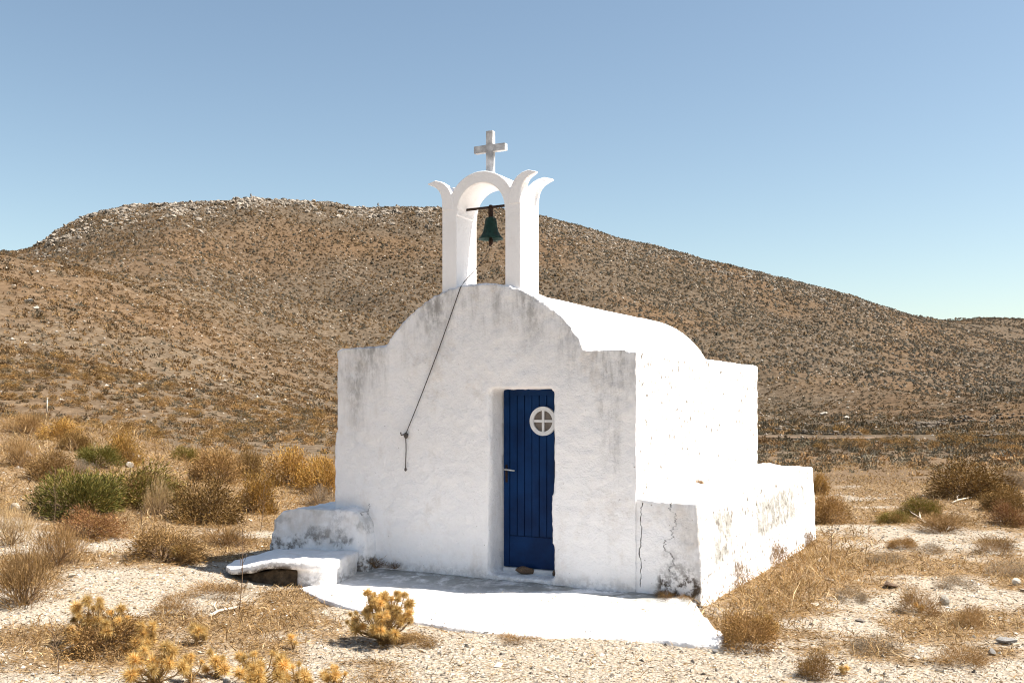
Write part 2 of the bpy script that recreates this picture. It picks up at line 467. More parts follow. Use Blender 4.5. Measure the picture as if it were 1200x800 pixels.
def build_terrain():
    view = np.linspace(R(-33), R(33), 470)
    rest = np.linspace(R(33), R(327), 100)[1:-1]
    th = np.concatenate([view, rest]); nth = len(th)
    def strip(rs, name, mat):
        rr, tt = np.meshgrid(rs, th, indexing='ij')
        x, y = rr * np.sin(tt), rr * np.cos(tt)
        z = Z(x, y)
        v = np.stack([x, y, z], -1).reshape(-1, 3)
        a = np.arange(len(rs) - 1)[:, None] * nth + np.arange(nth)[None, :]
        b = np.arange(len(rs) - 1)[:, None] * nth + (np.arange(nth)[None, :] + 1) % nth
        t1 = np.stack([a, b, b + nth], -1).reshape(-1, 3)
        t2 = np.stack([a, b + nth, a + nth], -1).reshape(-1, 3)
        t = np.concatenate([t1, t2])[:, ::-1]
        # dryness: how much straw litter lies on the grit (red channel)
        dry = litter(v[:, 0], v[:, 1])
        rr2 = np.hypot(v[:, 0], v[:, 1])
        earth = smoothstep(17, 27, rr2 + (fbm(v[:, 0] / 3, v[:, 1] / 3, octv=3, seed=23) - .5) * 9) * .9
        if name == 'hill':
            pxx = 600 + 1167 * v[:, 0] / np.maximum(v[:, 1], 1)
            bare = smoothstep(600, 120, pxx) * smoothstep(330, 120, rr2) * .9 + .1
            bare = bare + (fbm(v[:, 0] / 40, v[:, 1] / 40, octv=4, seed=26) - .5) * .9
            dry = np.clip(bare, 0, 1)
        col = np.stack([dry, earth, dry], -1)
        me = np_mesh(name, v, t, col, True)
        return link(name, me, mat)
    rs1 = np.concatenate([np.geomspace(0.6, 5, 24)[:-1], np.geomspace(5, 45, 150)])
    rs2 = np.concatenate([np.geomspace(45, 440, 200)[:-1], np.geomspace(440, 1500, 40), [2500, 4000, 6000]])
    g = strip(rs1, 'ground', M['ground'])
    tag(g, 'pale gritty ground with straw and dry litter around the chapel', kind='structure')
    h = strip(rs2, 'hill', M['hill'])
    tag(h, 'dry brown scrub hill rising behind the chapel', kind='structure')

ORG = Vector((1.09, 8.75, 0.0))           # chapel origin: front right corner on the terrace level
ROT = math.atan2(-0.457, 0.889)
XA = np.array([0.889, -0.457]); YA = np.array([0.457, 0.889])
def to_local(x, y):
    dx, dy = np.asarray(x) - ORG.x, np.asarray(y) - ORG.y
    return dx * XA[0] + dy * XA[1], dx * YA[0] + dy * YA[1]
def to_world(lx, ly, z=0.0):
    return Vector((ORG.x + lx * XA[0] + ly * YA[0], ORG.y + lx * XA[1] + ly * YA[1], z))

def litter(x, y):
    """0 = bare pale grit, 1 = covered with dry grass and straw"""
    x = np.asarray(x, float); y = np.asarray(y, float)
    d = 0.45 + (fbm(x / .9, y / .9, octv=5, seed=21) - .5) * 1.6
    lx, ly = to_local(x, y)
    # golden grass hugging the right-hand block, and the left bank
    d = d + 0.24 * smoothstep(1.1, .2, np.abs(lx - .85)) * smoothstep(-1.2, 0.2, ly) * smoothstep(7, 5, ly)
    d = d + 0.45 * smoothstep(11.0, 13.5, y) * smoothstep(-0.5, -2.0, x)
    d = d + 0.35 * smoothstep(13.5, 16.0, y)
    # trodden grit: the path from lower left to the step, the right yard
    pth = np.abs(y - (7.2 + (x + 4.5) * .62))
    d = d - 0.45 * smoothstep(.75, .1, pth) * smoothstep(-2.2, -2.6, x)
    d = d - 0.08 * smoothstep(2.2, 3.2, x) * smoothstep(12.5, 10.5, y)
    d = d - 0.30 * smoothstep(-.6, .2, x) * smoothstep(6.9, 6.6, y)
    d = d - 0.22 * smoothstep(-1.8, -1.2, x) * smoothstep(7.6, 7.2, y)
    return np.clip(d, 0, 1)
build_terrain()

# ------------------------------------------------------------------ solids
def prism(pts, a, b, axis='y'):
    """closed prism from a 2-D outline; axis y: outline in (x, z); axis z: outline in (x, y)"""
    n = len(pts)
    def P(p, k): return (p[0], k, p[1]) if axis == 'y' else (p[0], p[1], k)
    v = [P(p, a) for p in pts] + [P(p, b) for p in pts]
    f = [list(range(n)), list(range(2 * n - 1, n - 1, -1))]
    f += [[i, i + n, (i + 1) % n + n, (i + 1) % n] for i in range(n)]
    return v, f

def box(x0, x1, y0, y1, z0, z1):
    return prism([(x0, y0), (x1, y0), (x1, y1), (x0, y1)], z0, z1, 'z')

def solid_mesh(name, solids, bevel=0.0):
    bm = bmesh.new()
    for v, f in solids:
        vv = [bm.verts.new(p) for p in v]
        for q in f:
            try: bm.faces.new([vv[i] for i in q])
            except ValueError: pass
    bmesh.ops.recalc_face_normals(bm, faces=bm.faces)
    if bevel:
        bmesh.ops.bevel(bm, geom=bm.edges[:], offset=bevel, segments=2, affect='EDGES', clamp_overlap=True)
    me = bpy.data.meshes.new(name)
    bm.to_mesh(me); bm.free()
    return me

def voxel(name, solids, size, amp=0.006, freq=4.0, fine=0.002, wear=None, warp=None, smooth_iter=0):
    """union of solids as one lumpy hand-plastered skin"""
    me = solid_mesh(name, solids)
    o = bpy.data.objects.new('tmp', me)
    COL.objects.link(o)
    md = o.modifiers.new('r', 'REMESH'); md.mode = 'VOXEL'; md.voxel_size = size; md.use_smooth_shade = True
    if smooth_iter:
        sm = o.modifiers.new('s', 'SMOOTH'); sm.factor = 0.5; sm.iterations = smooth_iter
    dg = bpy.context.evaluated_depsgraph_get()
    out = bpy.data.meshes.new_from_object(o.evaluated_get(dg))
    bpy.data.objects.remove(o); bpy.data.meshes.remove(me)
    out.name = name
    n = len(out.vertices)
    co = np.zeros(n * 3, np.float32); out.vertices.foreach_get('co', co); co = co.reshape(-1, 3).astype(float)
    no = np.zeros(n * 3, np.float32); out.vertices.foreach_get('normal', no); no = no.reshape(-1, 3)
    d = (fbm(co[:, 0] * freq, co[:, 1] * freq, co[:, 2] * freq, 4, 31) - .5) * 2 * amp
    d += (fbm(co[:, 0] * 17, co[:, 1] * 17, co[:, 2] * 17, 2, 37) - .5) * 2 * fine
    src = co.copy()
    co = co + no * d[:, None]
    if warp is not None: co = warp(co)
    out.vertices.foreach_set('co', co.astype(np.float32).ravel())
    out.polygons.foreach_set('use_smooth', np.ones(len(out.polygons), bool))
    if wear is not None:
        a = out.attributes.new('wear', 'FLOAT_COLOR', 'POINT')
        c = np.ones((n, 4), np.float32); c[:, :3] = np.clip(wear(src), 0, 1)
        a.data.foreach_set('color', c.ravel())
    out.update()
    return out

def tube_mesh(name, pts, radius, seg=8):
    """round bar along a polyline; radius a number or one per point"""
    pts = [Vector(p) for p in pts]
    rad = [radius] * len(pts) if not hasattr(radius, '__len__') else radius
    bm = bmesh.new(); rings = []
    for i, p in enumerate(pts):
        t = (pts[min(i + 1, len(pts) - 1)] - pts[max(i - 1, 0)]).normalized()
        u = t.cross(Vector((0, 0, 1)) if abs(t.z) < .9 else Vector((1, 0, 0))).normalized(); w = t.cross(u)
        rings.append([bm.verts.new(p + (u * math.cos(a) + w * math.sin(a)) * rad[i]) for a in [2 * math.pi * k / seg for k in range(seg)]])
    for a, b in zip(rings, rings[1:]):
        for k in range(seg): bm.faces.new((a[k], a[(k + 1) % seg], b[(k + 1) % seg], b[k]))
    bm.faces.new(rings[0]); bm.faces.new(rings[-1][::-1])
    bmesh.ops.recalc_face_normals(bm, faces=bm.faces)
    for f in bm.faces: f.smooth = True
    me = bpy.data.meshes.new(name); bm.to_mesh(me); bm.free()
    return me

def lathe_mesh(name, prof, seg=28):
    bm = bmesh.new(); rings = []
    for r, z in prof:
        rings.append([bm.verts.new((r * math.cos(2 * math.pi * k / seg), r * math.sin(2 * math.pi * k / seg), z)) for k in range(seg)])
    for a, b in zip(rings, rings[1:]):
        for k in range(seg): bm.faces.new((a[k], a[(k + 1) % seg], b[(k + 1) % seg], b[k]))
    bmesh.ops.remove_doubles(bm, verts=bm.verts[:], dist=1e-5)
    bmesh.ops.recalc_face_normals(bm, faces=bm.faces)
    for f in bm.faces: f.smooth = True
    me = bpy.data.meshes.new(name); bm.to_mesh(me); bm.free()
    return me

# ------------------------------------------------------------------ the chapel (local x along the front, y into the depth, front right corner at 0)
chapel = empty('chapel', ORG, ROT)
tag(chapel, 'small whitewashed barrel-vaulted chapel with blue door and bell arch', 'chapel')

WID, DEP = 3.25, 4.5
ARC_C, ARC_W, APEX, SH_R, SH_L = -1.585, 1.10, 2.775, 2.105, 2.20
def arc(cx, half, z0, z1, n=28):
    rise = z1 - z0; rad = (half * half + rise * rise) / (2 * rise); zc = z1 - rad
    a = math.asin(min(1, half / rad))
    return [(cx + rad * math.sin(t), zc + rad * math.cos(t)) for t in np.linspace(a, -a, n)]
DX0, DX1, DTOP = -1.462, -0.80, 1.765       # door opening
gable = [(0.0, -.35), (0.0, SH_R), (ARC_C + ARC_W, SH_R + .005)] + arc(ARC_C, ARC_W, 2.13, APEX)[1:-1] + \
        [(ARC_C - ARC_W, SH_L + .005), (-WID, SH_L - .015), (-WID - .02, 1.2), (-WID - .06, -.35)]
notch = [(DX0 - .02, -.35), (DX0 - .015, .3), (DX0 + .005, 1.2), (DX0, DTOP), (DX1, DTOP + .004), (DX1 - .005, 1.1), (DX1 - .015, .5), (DX1 + .01, -.35)]
front = prism(gable + notch, 0.0, 0.34)
body = prism([(0, -.35), (0, SH_R), (-WID, SH_L - .02), (-WID - .05, -.35)], 0.31, DEP)
sill = box(DX0 - .1, DX1 + .1, -0.0, .4, -.35, 0.012)
def top_line(x):
    rise = APEX - 2.13; rad = (ARC_W ** 2 + rise ** 2) / (2 * rise); zc = APEX - rad
    a = zc + np.sqrt(np.maximum(rad ** 2 - (x - ARC_C) ** 2, 0))
    return np.where(np.abs(x - ARC_C) < ARC_W, a, np.where(x > ARC_C, SH_R, SH_L))
def wall_wear(p):
    x, y, z = p[:, 0], p[:, 1], p[:, 2]
    dz = top_line(x) - z
    front_f = smoothstep(.25, .1, y)
    red = smoothstep(.75, .0, dz) * .75 * front_f
    # the long streak under the right shoulder, reaching low
    red = np.maximum(red, front_f * smoothstep(.17, .03, np.abs(x + .20 + .05 * z)) * smoothstep(2.5, .0, dz) * 1.05)
    red = np.maximum(red, front_f * smoothstep(.22, .02, np.abs(x + 3.02)) * smoothstep(1.3, .0, dz))
    red = np.maximum(red, front_f * smoothstep(.10, .02, np.abs(x + 1.13)) * smoothstep(.75, .1, dz) * 1.1)
    red = np.maximum(red, front_f * smoothstep(.14, .02, np.abs(x + 2.05)) * smoothstep(.6, .05, dz) * .9)
    green = np.zeros_like(x)
    blue = front_f * smoothstep(.10, .0, z) * .22
    return np.stack([red, green, blue], -1)
wall = link('wall', voxel('wall', [front, body, sill], .027, .009, 3.0, .009, wall_wear), M['wall'], chapel)

vault = prism(arc(ARC_C, .98, 2.02, APEX - .03, 40) + [(ARC_C - .98, 1.92), (ARC_C + .98, 1.92)], .20, DEP + .004)
roof = link('roof', voxel('roof', [vault], .03, .010, 2.2, .002), M['white'], chapel)

# side blocks: long bench-like masonry on both flanks
def plat_wear(p):
    x, y, z = p[:, 0], p[:, 1], p[:, 2]
    side = smoothstep(.45, .53, x)
    n = fbm(y * 2.1, z * 2.6, octv=4, seed=71)
    g1 = smoothstep(.46, .26, np.abs(y - .74)) * smoothstep(.12, .26, z) * smoothstep(.72, .60, z + .08 * np.abs(y - .7))
    g2 = smoothstep(1.75, 1.35, np.abs(y - 3.1)) * smoothstep(.72, .60, z - .03 * (y - 3)) * smoothstep(.14, .22, z - .02 * y)
    green = side * np.maximum(g1 * smoothstep(.2, .34, n), g2 * smoothstep(.34, .46, n))
    blue = side * smoothstep(.25, -.1, z) * .12
    fr = smoothstep(.08, .02, y) * smoothstep(.02, .1, x)
    blue = np.maximum(blue, fr * smoothstep(.22, .02, np.abs(x - .30 - .10 * np.sin(z * 9))) * smoothstep(.50, .0, z) * .85)
    blue = np.maximum(blue, fr * smoothstep(.20, .0, z + .05 * np.sin(x * 23)) * smoothstep(.14, .27, x) * 1.6)
    red = fr * smoothstep(.2, .5, x) * .35
    return np.stack([red, green, blue], -1)
def plat_warp(co):
    # slight batter and uneven top edge
    k = smoothstep(.2, .85, co[:, 2])
    co[:, 0] -= .035 * k * smoothstep(.2, .5, co[:, 0])
    co[:, 2] += .02 * np.sin(co[:, 1] * 1.7) * k
    co[:, 2] += .03 * smoothstep(.25, -.05, co[:, 0]) * k
    return co
platform = link('side_block', voxel('side_block', [box(-.1, .585, .012, 5.25, -.45, .775)], .022, .012, 3.2, .010, plat_wear, plat_warp), M['wall'], chapel)
platform['label'] = 'long low whitewashed block along the sunlit side, stained grey'

def bench_wear(p):
    x, y, z = p[:, 0], p[:, 1], p[:, 2]
    fr = smoothstep(.1, -.05, y)
    n = fbm(x * 5, z * 7, octv=4, seed=77)
    blue = fr * smoothstep(.6, .1, z) * smoothstep(.43, .56, n) * .8
    blue = np.maximum(blue, fr * smoothstep(.2, .0, np.abs(x + 3.1)) * .25)
    return np.stack([.18 * np.ones_like(x), .36 * fr * smoothstep(.45, .62, n), blue], -1)
bench_outline = [(-2.74, -.35), (-2.78, .20), (-2.80, .42), (-2.88, .54), (-3.02, .57), (-3.30, .555), (-3.62, .56), (-3.82, .51), (-3.93, .40), (-3.98, .2), (-4.04, -.35)]
bench = link('bench_block', voxel('bench_block', [prism(bench_outline, -.17, 4.3),
             prism([(-3.15, -.3), (-3.15, .72), (-3.33, .62), (-3.5, .55), (-3.5, -.3)], .05, 4.2)], .024, .045, 2.4, .012, bench_wear, None, 4), M['wall'], chapel)
bench['label'] = 'rounded lumpy whitewashed bench block at the shaded corner'

# ---- bell arch
BC = -1.58; BD0, BD1 = 0.03, 0.43
def belfry_solids():
    out = []
    ins = [(BC + .265, 2.55), (BC + .265, 3.44), (BC + .258, 3.445), (BC + .258, 3.47)]
    outer = [(BC + .427, 2.5), (BC + .427, 3.56), (BC + .40, 3.62)]
    prof = [(BC - .427, 2.5), (BC - .427, 3.60), (BC - .36, 3.64)]
    for a in np.linspace(R(152), R(28), 30):
        prof.append((BC + .37 * math.cos(a), 3.475 + .37 * math.sin(a)))
    prof += [(BC + .36, 3.64), (BC + .427, 3.60), (BC + .427, 2.5), (BC + .265, 2.5), (BC + .265, 3.44), (BC + .258, 3.45), (BC + .258, 3.475)]
    for a in np.linspace(R(2), R(178), 30):
        prof.append((BC + .258 * math.cos(a), 3.475 + .258 * math.sin(a)))
    prof += [(BC - .258, 3.475), (BC - .258, 3.45), (BC - .265, 3.44), (BC - .265, 2.5)]
    return [prism(prof, BD0, BD1)]
belfry = link('bell_arch', solid_mesh('bell_arch', belfry_solids(), 0.0), M['white'], chapel)
bv = belfry.modifiers.new('b', 'BEVEL'); bv.width = .008; bv.segments = 2; bv.limit_method = 'ANGLE'; bv.angle_limit = R(35)

def horn_mesh(side, back):
    """curled corner horn of the bell arch: thins in depth towards its tip"""
    outer = [(.427, 3.50), (.4275, 3.56), (.430, 3.61), (.441, 3.655), (.462, 3.695), (.492, 3.727), (.530, 3.748), (.562, 3.760), (.588, 3.772)]
    inner = [(.300, 3.50), (.302, 3.56), (.310, 3.62), (.328, 3.672), (.352, 3.715), (.392, 3.757), (.440, 3.787), (.505, 3.803), (.592, 3.780)]
    wd = [.20, .20, .175, .135, .105, .085, .07, .06, .05]
    bm = bmesh.new(); rings = []
    for (ox, oz), (ix, iz), w in zip(outer, inner, wd):
        y0, y1 = (BD0 - .003, BD0 - .003 + w) if not back else (BD1 + .003 - w, BD1 + .003)
        rings.append([bm.verts.new((BC + side * x, y, z)) for x, y, z in ((ox, y0, oz), (ix, y0, iz), (ix, y1, iz), (ox, y1, oz))])
    for a, b in zip(rings, rings[1:]):
        for k in range(4): bm.faces.new((a[k], a[(k + 1) % 4], b[(k + 1) % 4], b[k]))
    bm.faces.new(rings[0]); bm.faces.new(rings[-1])
    bmesh.ops.recalc_face_normals(bm, faces=bm.faces)
    crease = [e for e in bm.edges]
    me = bpy.data.meshes.new('horn'); bm.to_mesh(me); bm.free()
    return me
for side in (1, -1):
    for back in (False, True):
        h = link('horn', horn_mesh(side, back), M['white'], belfry)
        h.modifiers.new('b', 'BEVEL').width = .006
        h.modifiers['b'].limit_method = 'ANGLE'; h.modifiers['b'].angle_limit = R(50)
# marble cross on the crown
cy0, cy1 = .205, .262
cr = [(BC - .037, 3.82), (BC - .037, 4.068), (BC - .172, 4.066), (BC - .172, 4.136), (BC - .037, 4.138), (BC - .037, 4.272),
      (BC + .037, 4.272), (BC + .037, 4.138), (BC + .172, 4.136), (BC + .172, 4.066), (BC + .037, 4.068), (BC + .037, 3.82)]
cross = link('cross', solid_mesh('cross', [prism(cr, cy0, cy1)], .004), M['marble'], belfry)
cross['label'] = 'weathered grey marble cross on top of the arch'
bar = link('iron_bar', tube_mesh('iron_bar', [(BC - .272, .21, 3.525), (BC + .272, .21, 3.532)], .013), M['dark_iron'], belfry)

# ---- door
DY = .255
door = link('door', solid_mesh('door', [box(DX0 + .02, DX1 + .06, DY + .012, DY + .05, .055, DTOP + .01)]), M['wood'], chapel)
door['label'] = 'deep blue plank door with a round white window'
px0, px1 = DX0 + .085, DX1 + .05
npl = 8
pw = (px1 - px0) / npl
for k in range(npl):
    a = px0 + k * pw
    link('plank', solid_mesh('plank', [box(a + .003, a + pw - .003, DY - .006 + .0015 * (k % 3), DY + .016, .362, DTOP - .062)], .003), M['wood'], door)
link('stile', solid_mesh('stile', [box(DX0 + .022, DX0 + .082, DY - .014, DY + .02, .06, DTOP - .001)], .004), M['wood'], door)
link('top_rail', solid_mesh('top_rail', [box(DX0 + .0845, DX1 + .05, DY - .012, DY + .02, DTOP - .06, DTOP)], .004), M['wood'], door)
link('kick_board', solid_mesh('kick_board', [box(DX0 + .0845, DX1 + .05, DY - .011, DY + .02, .062, .358)], .004), M['wood'], door)
# round window with a cross bar
WX, WZ = -1.015, 1.462
def ring_mesh(r0, r1, y0, y1, n=40):
    bm = bmesh.new(); rs = []
    for r, y in ((r0, y0), (r1, y0), (r1, y1), (r0, y1)):
        rs.append([bm.verts.new((WX + r * math.cos(2 * math.pi * k / n), y, WZ + r * math.sin(2 * math.pi * k / n))) for k in range(n)])
    for i in range(4):
        a, b = rs[i], rs[(i + 1) % 4]
        for k in range(n): bm.faces.new((a[k], a[(k + 1) % n], b[(k + 1) % n], b[k]))
    bmesh.ops.recalc_face_normals(bm, faces=bm.faces)
    me = bpy.data.meshes.new('window_ring'); bm.to_mesh(me); bm.free()
    return me
link('window_ring', ring_mesh(.100, .138, DY - .030, DY + .01), M['frame'], door)
link('glazing_bar', solid_mesh('glazing_bar', [box(WX - .012, WX + .012, DY - .024, DY + .004, WZ - .102, WZ + .102)]), M['frame'], door)
link('glazing_bar', solid_mesh('glazing_bar', [box(WX - .102, WX + .102, DY - .0225, DY + .003, WZ - .012, WZ + .012)]), M['frame'], door)
pane = prism([(WX + .104 * math.cos(a), WZ + .104 * math.sin(a)) for a in np.linspace(0, 2 * math.pi, 36)[:-1]], DY - .011, DY - .002)
link('pane', solid_mesh('pane', [pane]), M['glass'], door)
# lever handle with its plate
link('handle_plate', solid_mesh('handle_plate', [box(DX0 + .042, DX0 + .066, DY - .020, DY - .013, .87, 1.04)], .002), M['dark_iron'], door)
link('handle', tube_mesh('handle', [(DX0 + .054, DY - .012, .995), (DX0 + .054, DY - .055, .995), (DX0 + .068, DY - .062, .995), (DX0 + .165, DY - .062, .988)], [.009, .009, .009, .007]), M['steel'], door)
link('threshold', solid_mesh('threshold', [box(DX0 + .03, DX1 + .02, DY - .055, DY + .02, -.02, .056)], .006), M['threshold'], chapel)

# ------------------------------------------------------------------ bell, rope
bell = empty('bell', to_world(BC + .015, .21, 3.52), ROT)
tag(bell, 'green bronze bell hanging from an iron bar in the white arch', 'bell')
prof = [(.001, -.085), (.030, -.088), (.050, -.10), (.058, -.13), (.064, -.18), (.074, -.225), (.092, -.262), (.118, -.292), (.122, -.302), (.112, -.302), (.085, -.27), (.06, -.22), (.045, -.13), (.001, -.11)]
link('bell_body', lathe_mesh('bell_body', prof), M['bronze'], bell)
link('hanger', solid_mesh('hanger', [box(-.022, .022, -.012, .012, -.095, .012), box(-.014, .014, -.018, .018, .008, .03)], .004), M['dark_iron'], bell)
link('clapper', tube_mesh('clapper', [(0, 0, -.12), (0, .002, -.27), (0, .003, -.31), (-.002, .003, -.345), (-.012, .003, -.37)], [.006, .008, .022, .020, .006]), M['dark_iron'], bell)
# rope: from the clapper over the gable down the front to a hook, its tail hanging free
def L(lx, ly, z): return to_world(lx, ly, z)
rp = [L(BC + .003, .213, 3.13), L(-1.60, .19, 3.06), L(-1.68, .11, 2.92), L(-1.755, .02, 2.795), L(-1.775, -.012, 2.742)]
a, b_ = L(-1.775, -.012, 2.742), L(-2.385, -.030, 1.335)
for k in range(1, 13):
    t = k / 12
    q = a.lerp(b_, t); q.z -= .035 * math.sin(math.pi * t)
    rp.append(q)
rp += [L(-2.392, -.028, 1.30)] + [L(-2.392 + .003 * math.sin(k), -.024, 1.29 - .062 * k) for k in range(1, 6)]
rope = empty('bell_rope', L(-2.39, -.03, .95))
tag(rope, 'thin grey bell rope slanting down the shaded front to a hook', 'rope')
inv = Matrix.Translation(-rope.location)
rm = tube_mesh('cord', rp, [.003, .003, .0035, .0045] + [.0052] * (len(rp) - 4), 6); rm.transform(inv)
link('cord', rm, M['rope'], rope)
km = lathe_mesh('knot', [(.001, -.035), (.014, -.03), (.022, -.01), (.022, .01), (.012, .028), (.001, .034)], 10); km.transform(Matrix.Translation(L(-2.388, -.028, 1.315)) @ Matrix.Rotation(.6, 4, 'X')); km.transform(inv)
link('knot', km, M['rope'], rope)
hm = tube_mesh('hook', [L(-2.375, .03, 1.33), L(-2.395, -.03, 1.325), L(-2.43, -.05, 1.318), L(-2.435, -.05, 1.345)], .007, 6); hm.transform(inv)
link('hook', hm, M['dark_iron'], rope)
em = lathe_mesh('end_knot', [(.001, -.02), (.012, -.012), (.012, .008), (.001, .02)], 8); em.transform(Matrix.Translation(rp[-1])); em.transform(inv)
link('end_knot', em, M['rope'], rope)

# ------------------------------------------------------------------ terrace slab and the left step
def gp(px, py, z):
    d = (EYE - z) * 1167.0 / (py - HOR)
    return ((px - 600.0) / 1167.0 * d, d)
edge = [gp(*q) for q in [(350, 681, -.02), (378, 695, -.03), (420, 708, -.04), (470, 718, -.05), (520, 726, -.05), (575, 734, -.06), (640, 739, -.06), (720, 739, -.06), (770, 741, -.06), (812, 748, -.07), (843, 750, -.08), (851, 742, -.08)]]
back = [tuple(to_world(.50, -.02)[:2]), tuple(to_world(.40, .3)[:2]), tuple(to_world(-2.9, .4)[:2])]
def terr_warp(co):
    lx, ly = to_local(co[:, 0], co[:, 1])
    co[:, 2] += -.012 - .06 * smoothstep(.1, -.8, ly) - .02 * smoothstep(-.8, -1.8, ly) - .02 * smoothstep(-1.4, .3, lx) + (fbm(co[:, 0] * 1.3, co[:, 1] * 1.3, octv=3, seed=41) - .5) * .045
    ex = (fbm(co[:, 0] * 2.2, co[:, 1] * 2.2, octv=3, seed=44) - .5) * .12
    co[:, 1] += ex * smoothstep(-1.0, -1.5, ly)
    return co
def terr_wear_shade(p):
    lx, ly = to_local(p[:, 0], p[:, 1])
    near_wall = smoothstep(-.9, -.1, ly)  # strip along the front: its shade painted in as grey, with worn cement
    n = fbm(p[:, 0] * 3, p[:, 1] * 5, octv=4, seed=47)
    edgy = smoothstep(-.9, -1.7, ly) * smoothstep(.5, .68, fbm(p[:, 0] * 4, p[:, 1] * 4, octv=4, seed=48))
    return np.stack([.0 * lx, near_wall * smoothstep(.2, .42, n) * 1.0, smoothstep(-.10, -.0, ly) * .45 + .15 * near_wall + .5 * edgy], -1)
terrace = link('terrace', voxel('terrace', [prism(edge + back, -.28, 0.0, 'z')], .024, .006, 2.5, .003, terr_wear_shade, terr_warp, 2), M['step'])
tag(terrace, 'whitewashed cement terrace in front of the blue door', kind='structure')

step_o = [(-2.80, 9.72), (-2.70, 9.52), (-2.48, 9.40), (-2.15, 9.34), (-1.80, 9.31), (-1.66, 9.36), (-1.60, 9.55), (-1.52, 9.85), (-1.60, 10.25), (-2.1, 10.5), (-2.55, 10.35), (-2.78, 10.0)]
def step_wear(p):
    x, y, z = p[:, 0], p[:, 1], p[:, 2]
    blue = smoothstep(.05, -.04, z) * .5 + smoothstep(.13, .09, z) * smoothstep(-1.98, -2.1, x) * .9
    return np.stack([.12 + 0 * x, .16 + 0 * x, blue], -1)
def step_warp(co):
    co[:, 2] += (fbm(co[:, 0] * 2.2, co[:, 1] * 2.2, octv=3, seed=91) - .5) * .05 * smoothstep(.0, .12, co[:, 2]) - .085 * smoothstep(-2.15, -2.8, co[:, 0])
    return co
step = empty('stone_step', (-2.1, 9.8, -.05))
tag(step, 'rounded whitewashed step slab broken away underneath, beside the bench block', 'step')
support_o = [(-2.02, 9.40), (-1.80, 9.33), (-1.68, 9.37), (-1.62, 9.55), (-1.54, 9.85), (-1.62, 10.22), (-2.1, 10.45), (-2.50, 10.3), (-2.62, 10.0), (-2.30, 9.85), (-2.06, 9.75)]
sm = voxel('slab', [prism(step_o, .075, .150, 'z'), prism(support_o, -.25, .11, 'z')], .018, .022, 3.0, .008, step_wear, step_warp, 2)
sl = link('slab', sm, M['step'], step); sl.matrix_parent_inverse = Matrix.Translation(-step.location)
core_o = [(-2.74, 9.75), (-2.62, 9.58), (-2.45, 9.48), (-2.15, 9.43), (-1.96, 9.42), (-1.96, 9.9), (-2.6, 10.1)]
cm = voxel('rubble_core', [prism(core_o, -.25, .055, 'z')], .020, .030, 5.0, .02, None, step_warp, 0)
sl = link('rubble_core', cm, M['soil'], step); sl.matrix_parent_inverse = Matrix.Translation(-step.location)
sl['label'] = 'dark bare earth showing under the broken slab'

# ------------------------------------------------------------------ vegetation and stones: mesh makers
def unit(v): return v / np.maximum(np.linalg.norm(v, axis=-1, keepdims=True), 1e-9)

def blades(base, direc, length, width, col, rng, bend=0.0):
    """one slim triangle pair per blade (a flat tapering ribbon, kinked in the middle)"""
    n = len(base)
    side = unit(np.cross(direc, rng.normal(size=(n, 3))))
    w = (side * width[:, None]) * .5
    mid = base + direc * (length * .55)[:, None]
    tip = base + direc * length[:, None] + np.stack([rng.normal(size=n), rng.normal(size=n), -np.abs(rng.normal(size=n))], -1) * (bend * length)[:, None]
    v = np.concatenate([base - w * .7, mid + w, tip, mid - w * .6], 1).reshape(-1, 3)
    i = np.arange(n)[:, None] * 4
    t = np.concatenate([i + [[0, 1, 3]], i + [[1, 2, 3]]], 1).reshape(-1, 3)
    c = np.repeat(col, 4, 0)
    return v, t, c

def slivers(base, direc, length, width, col, rng):
    n = len(base)
    side = unit(np.cross(direc, rng.normal(size=(n, 3)))) * (width * .5)[:, None]
    v = np.concatenate([base - side, base + side, base + direc * length[:, None]], 1).reshape(-1, 3)
    t = np.arange(n * 3).reshape(-1, 3)
    return v, t, np.repeat(col, 3, 0)

PAL = {
    'green': [(.112, .108, .022), (.155, .142, .030), (.075, .073, .018), (.20, .165, .045)],
    'olive': [(.135, .115, .022), (.185, .145, .030), (.095, .085, .018), (.235, .165, .042)],
    'golden': [(.39, .215, .048), (.47, .275, .068), (.29, .150, .036), (.36, .225, .062)],
    'brown': [(.235, .130, .042), (.30, .175, .058), (.165, .090, .032), (.35, .215, .080)],
    'dark': [(.155, .088, .028), (.20, .115, .036), (.105, .062, .022), (.235, .145, .048)],
    'red': [(.225, .105, .045), (.275, .135, .056), (.165, .080, .036)],
    'grey': [(.21, .175, .135), (.26, .22, .17), (.15, .125, .10), (.30, .24, .165)],
    'greyolive': [(.125, .100, .062), (.16, .13, .085), (.095, .080, .050)],
    'straw': [(.44, .30, .145), (.52, .37, .19), (.36, .235, .105), (.58, .43, .25)],
    'tan': [(.32, .195, .080), (.39, .245, .11), (.25, .145, .058), (.21, .125, .055)],
}
def palette(name, n, rng):
    p = np.array(PAL[name])
    k = rng.integers(0, len(p), n)
    return p[k] * (0.8 + .4 * rng.random((n, 1)))

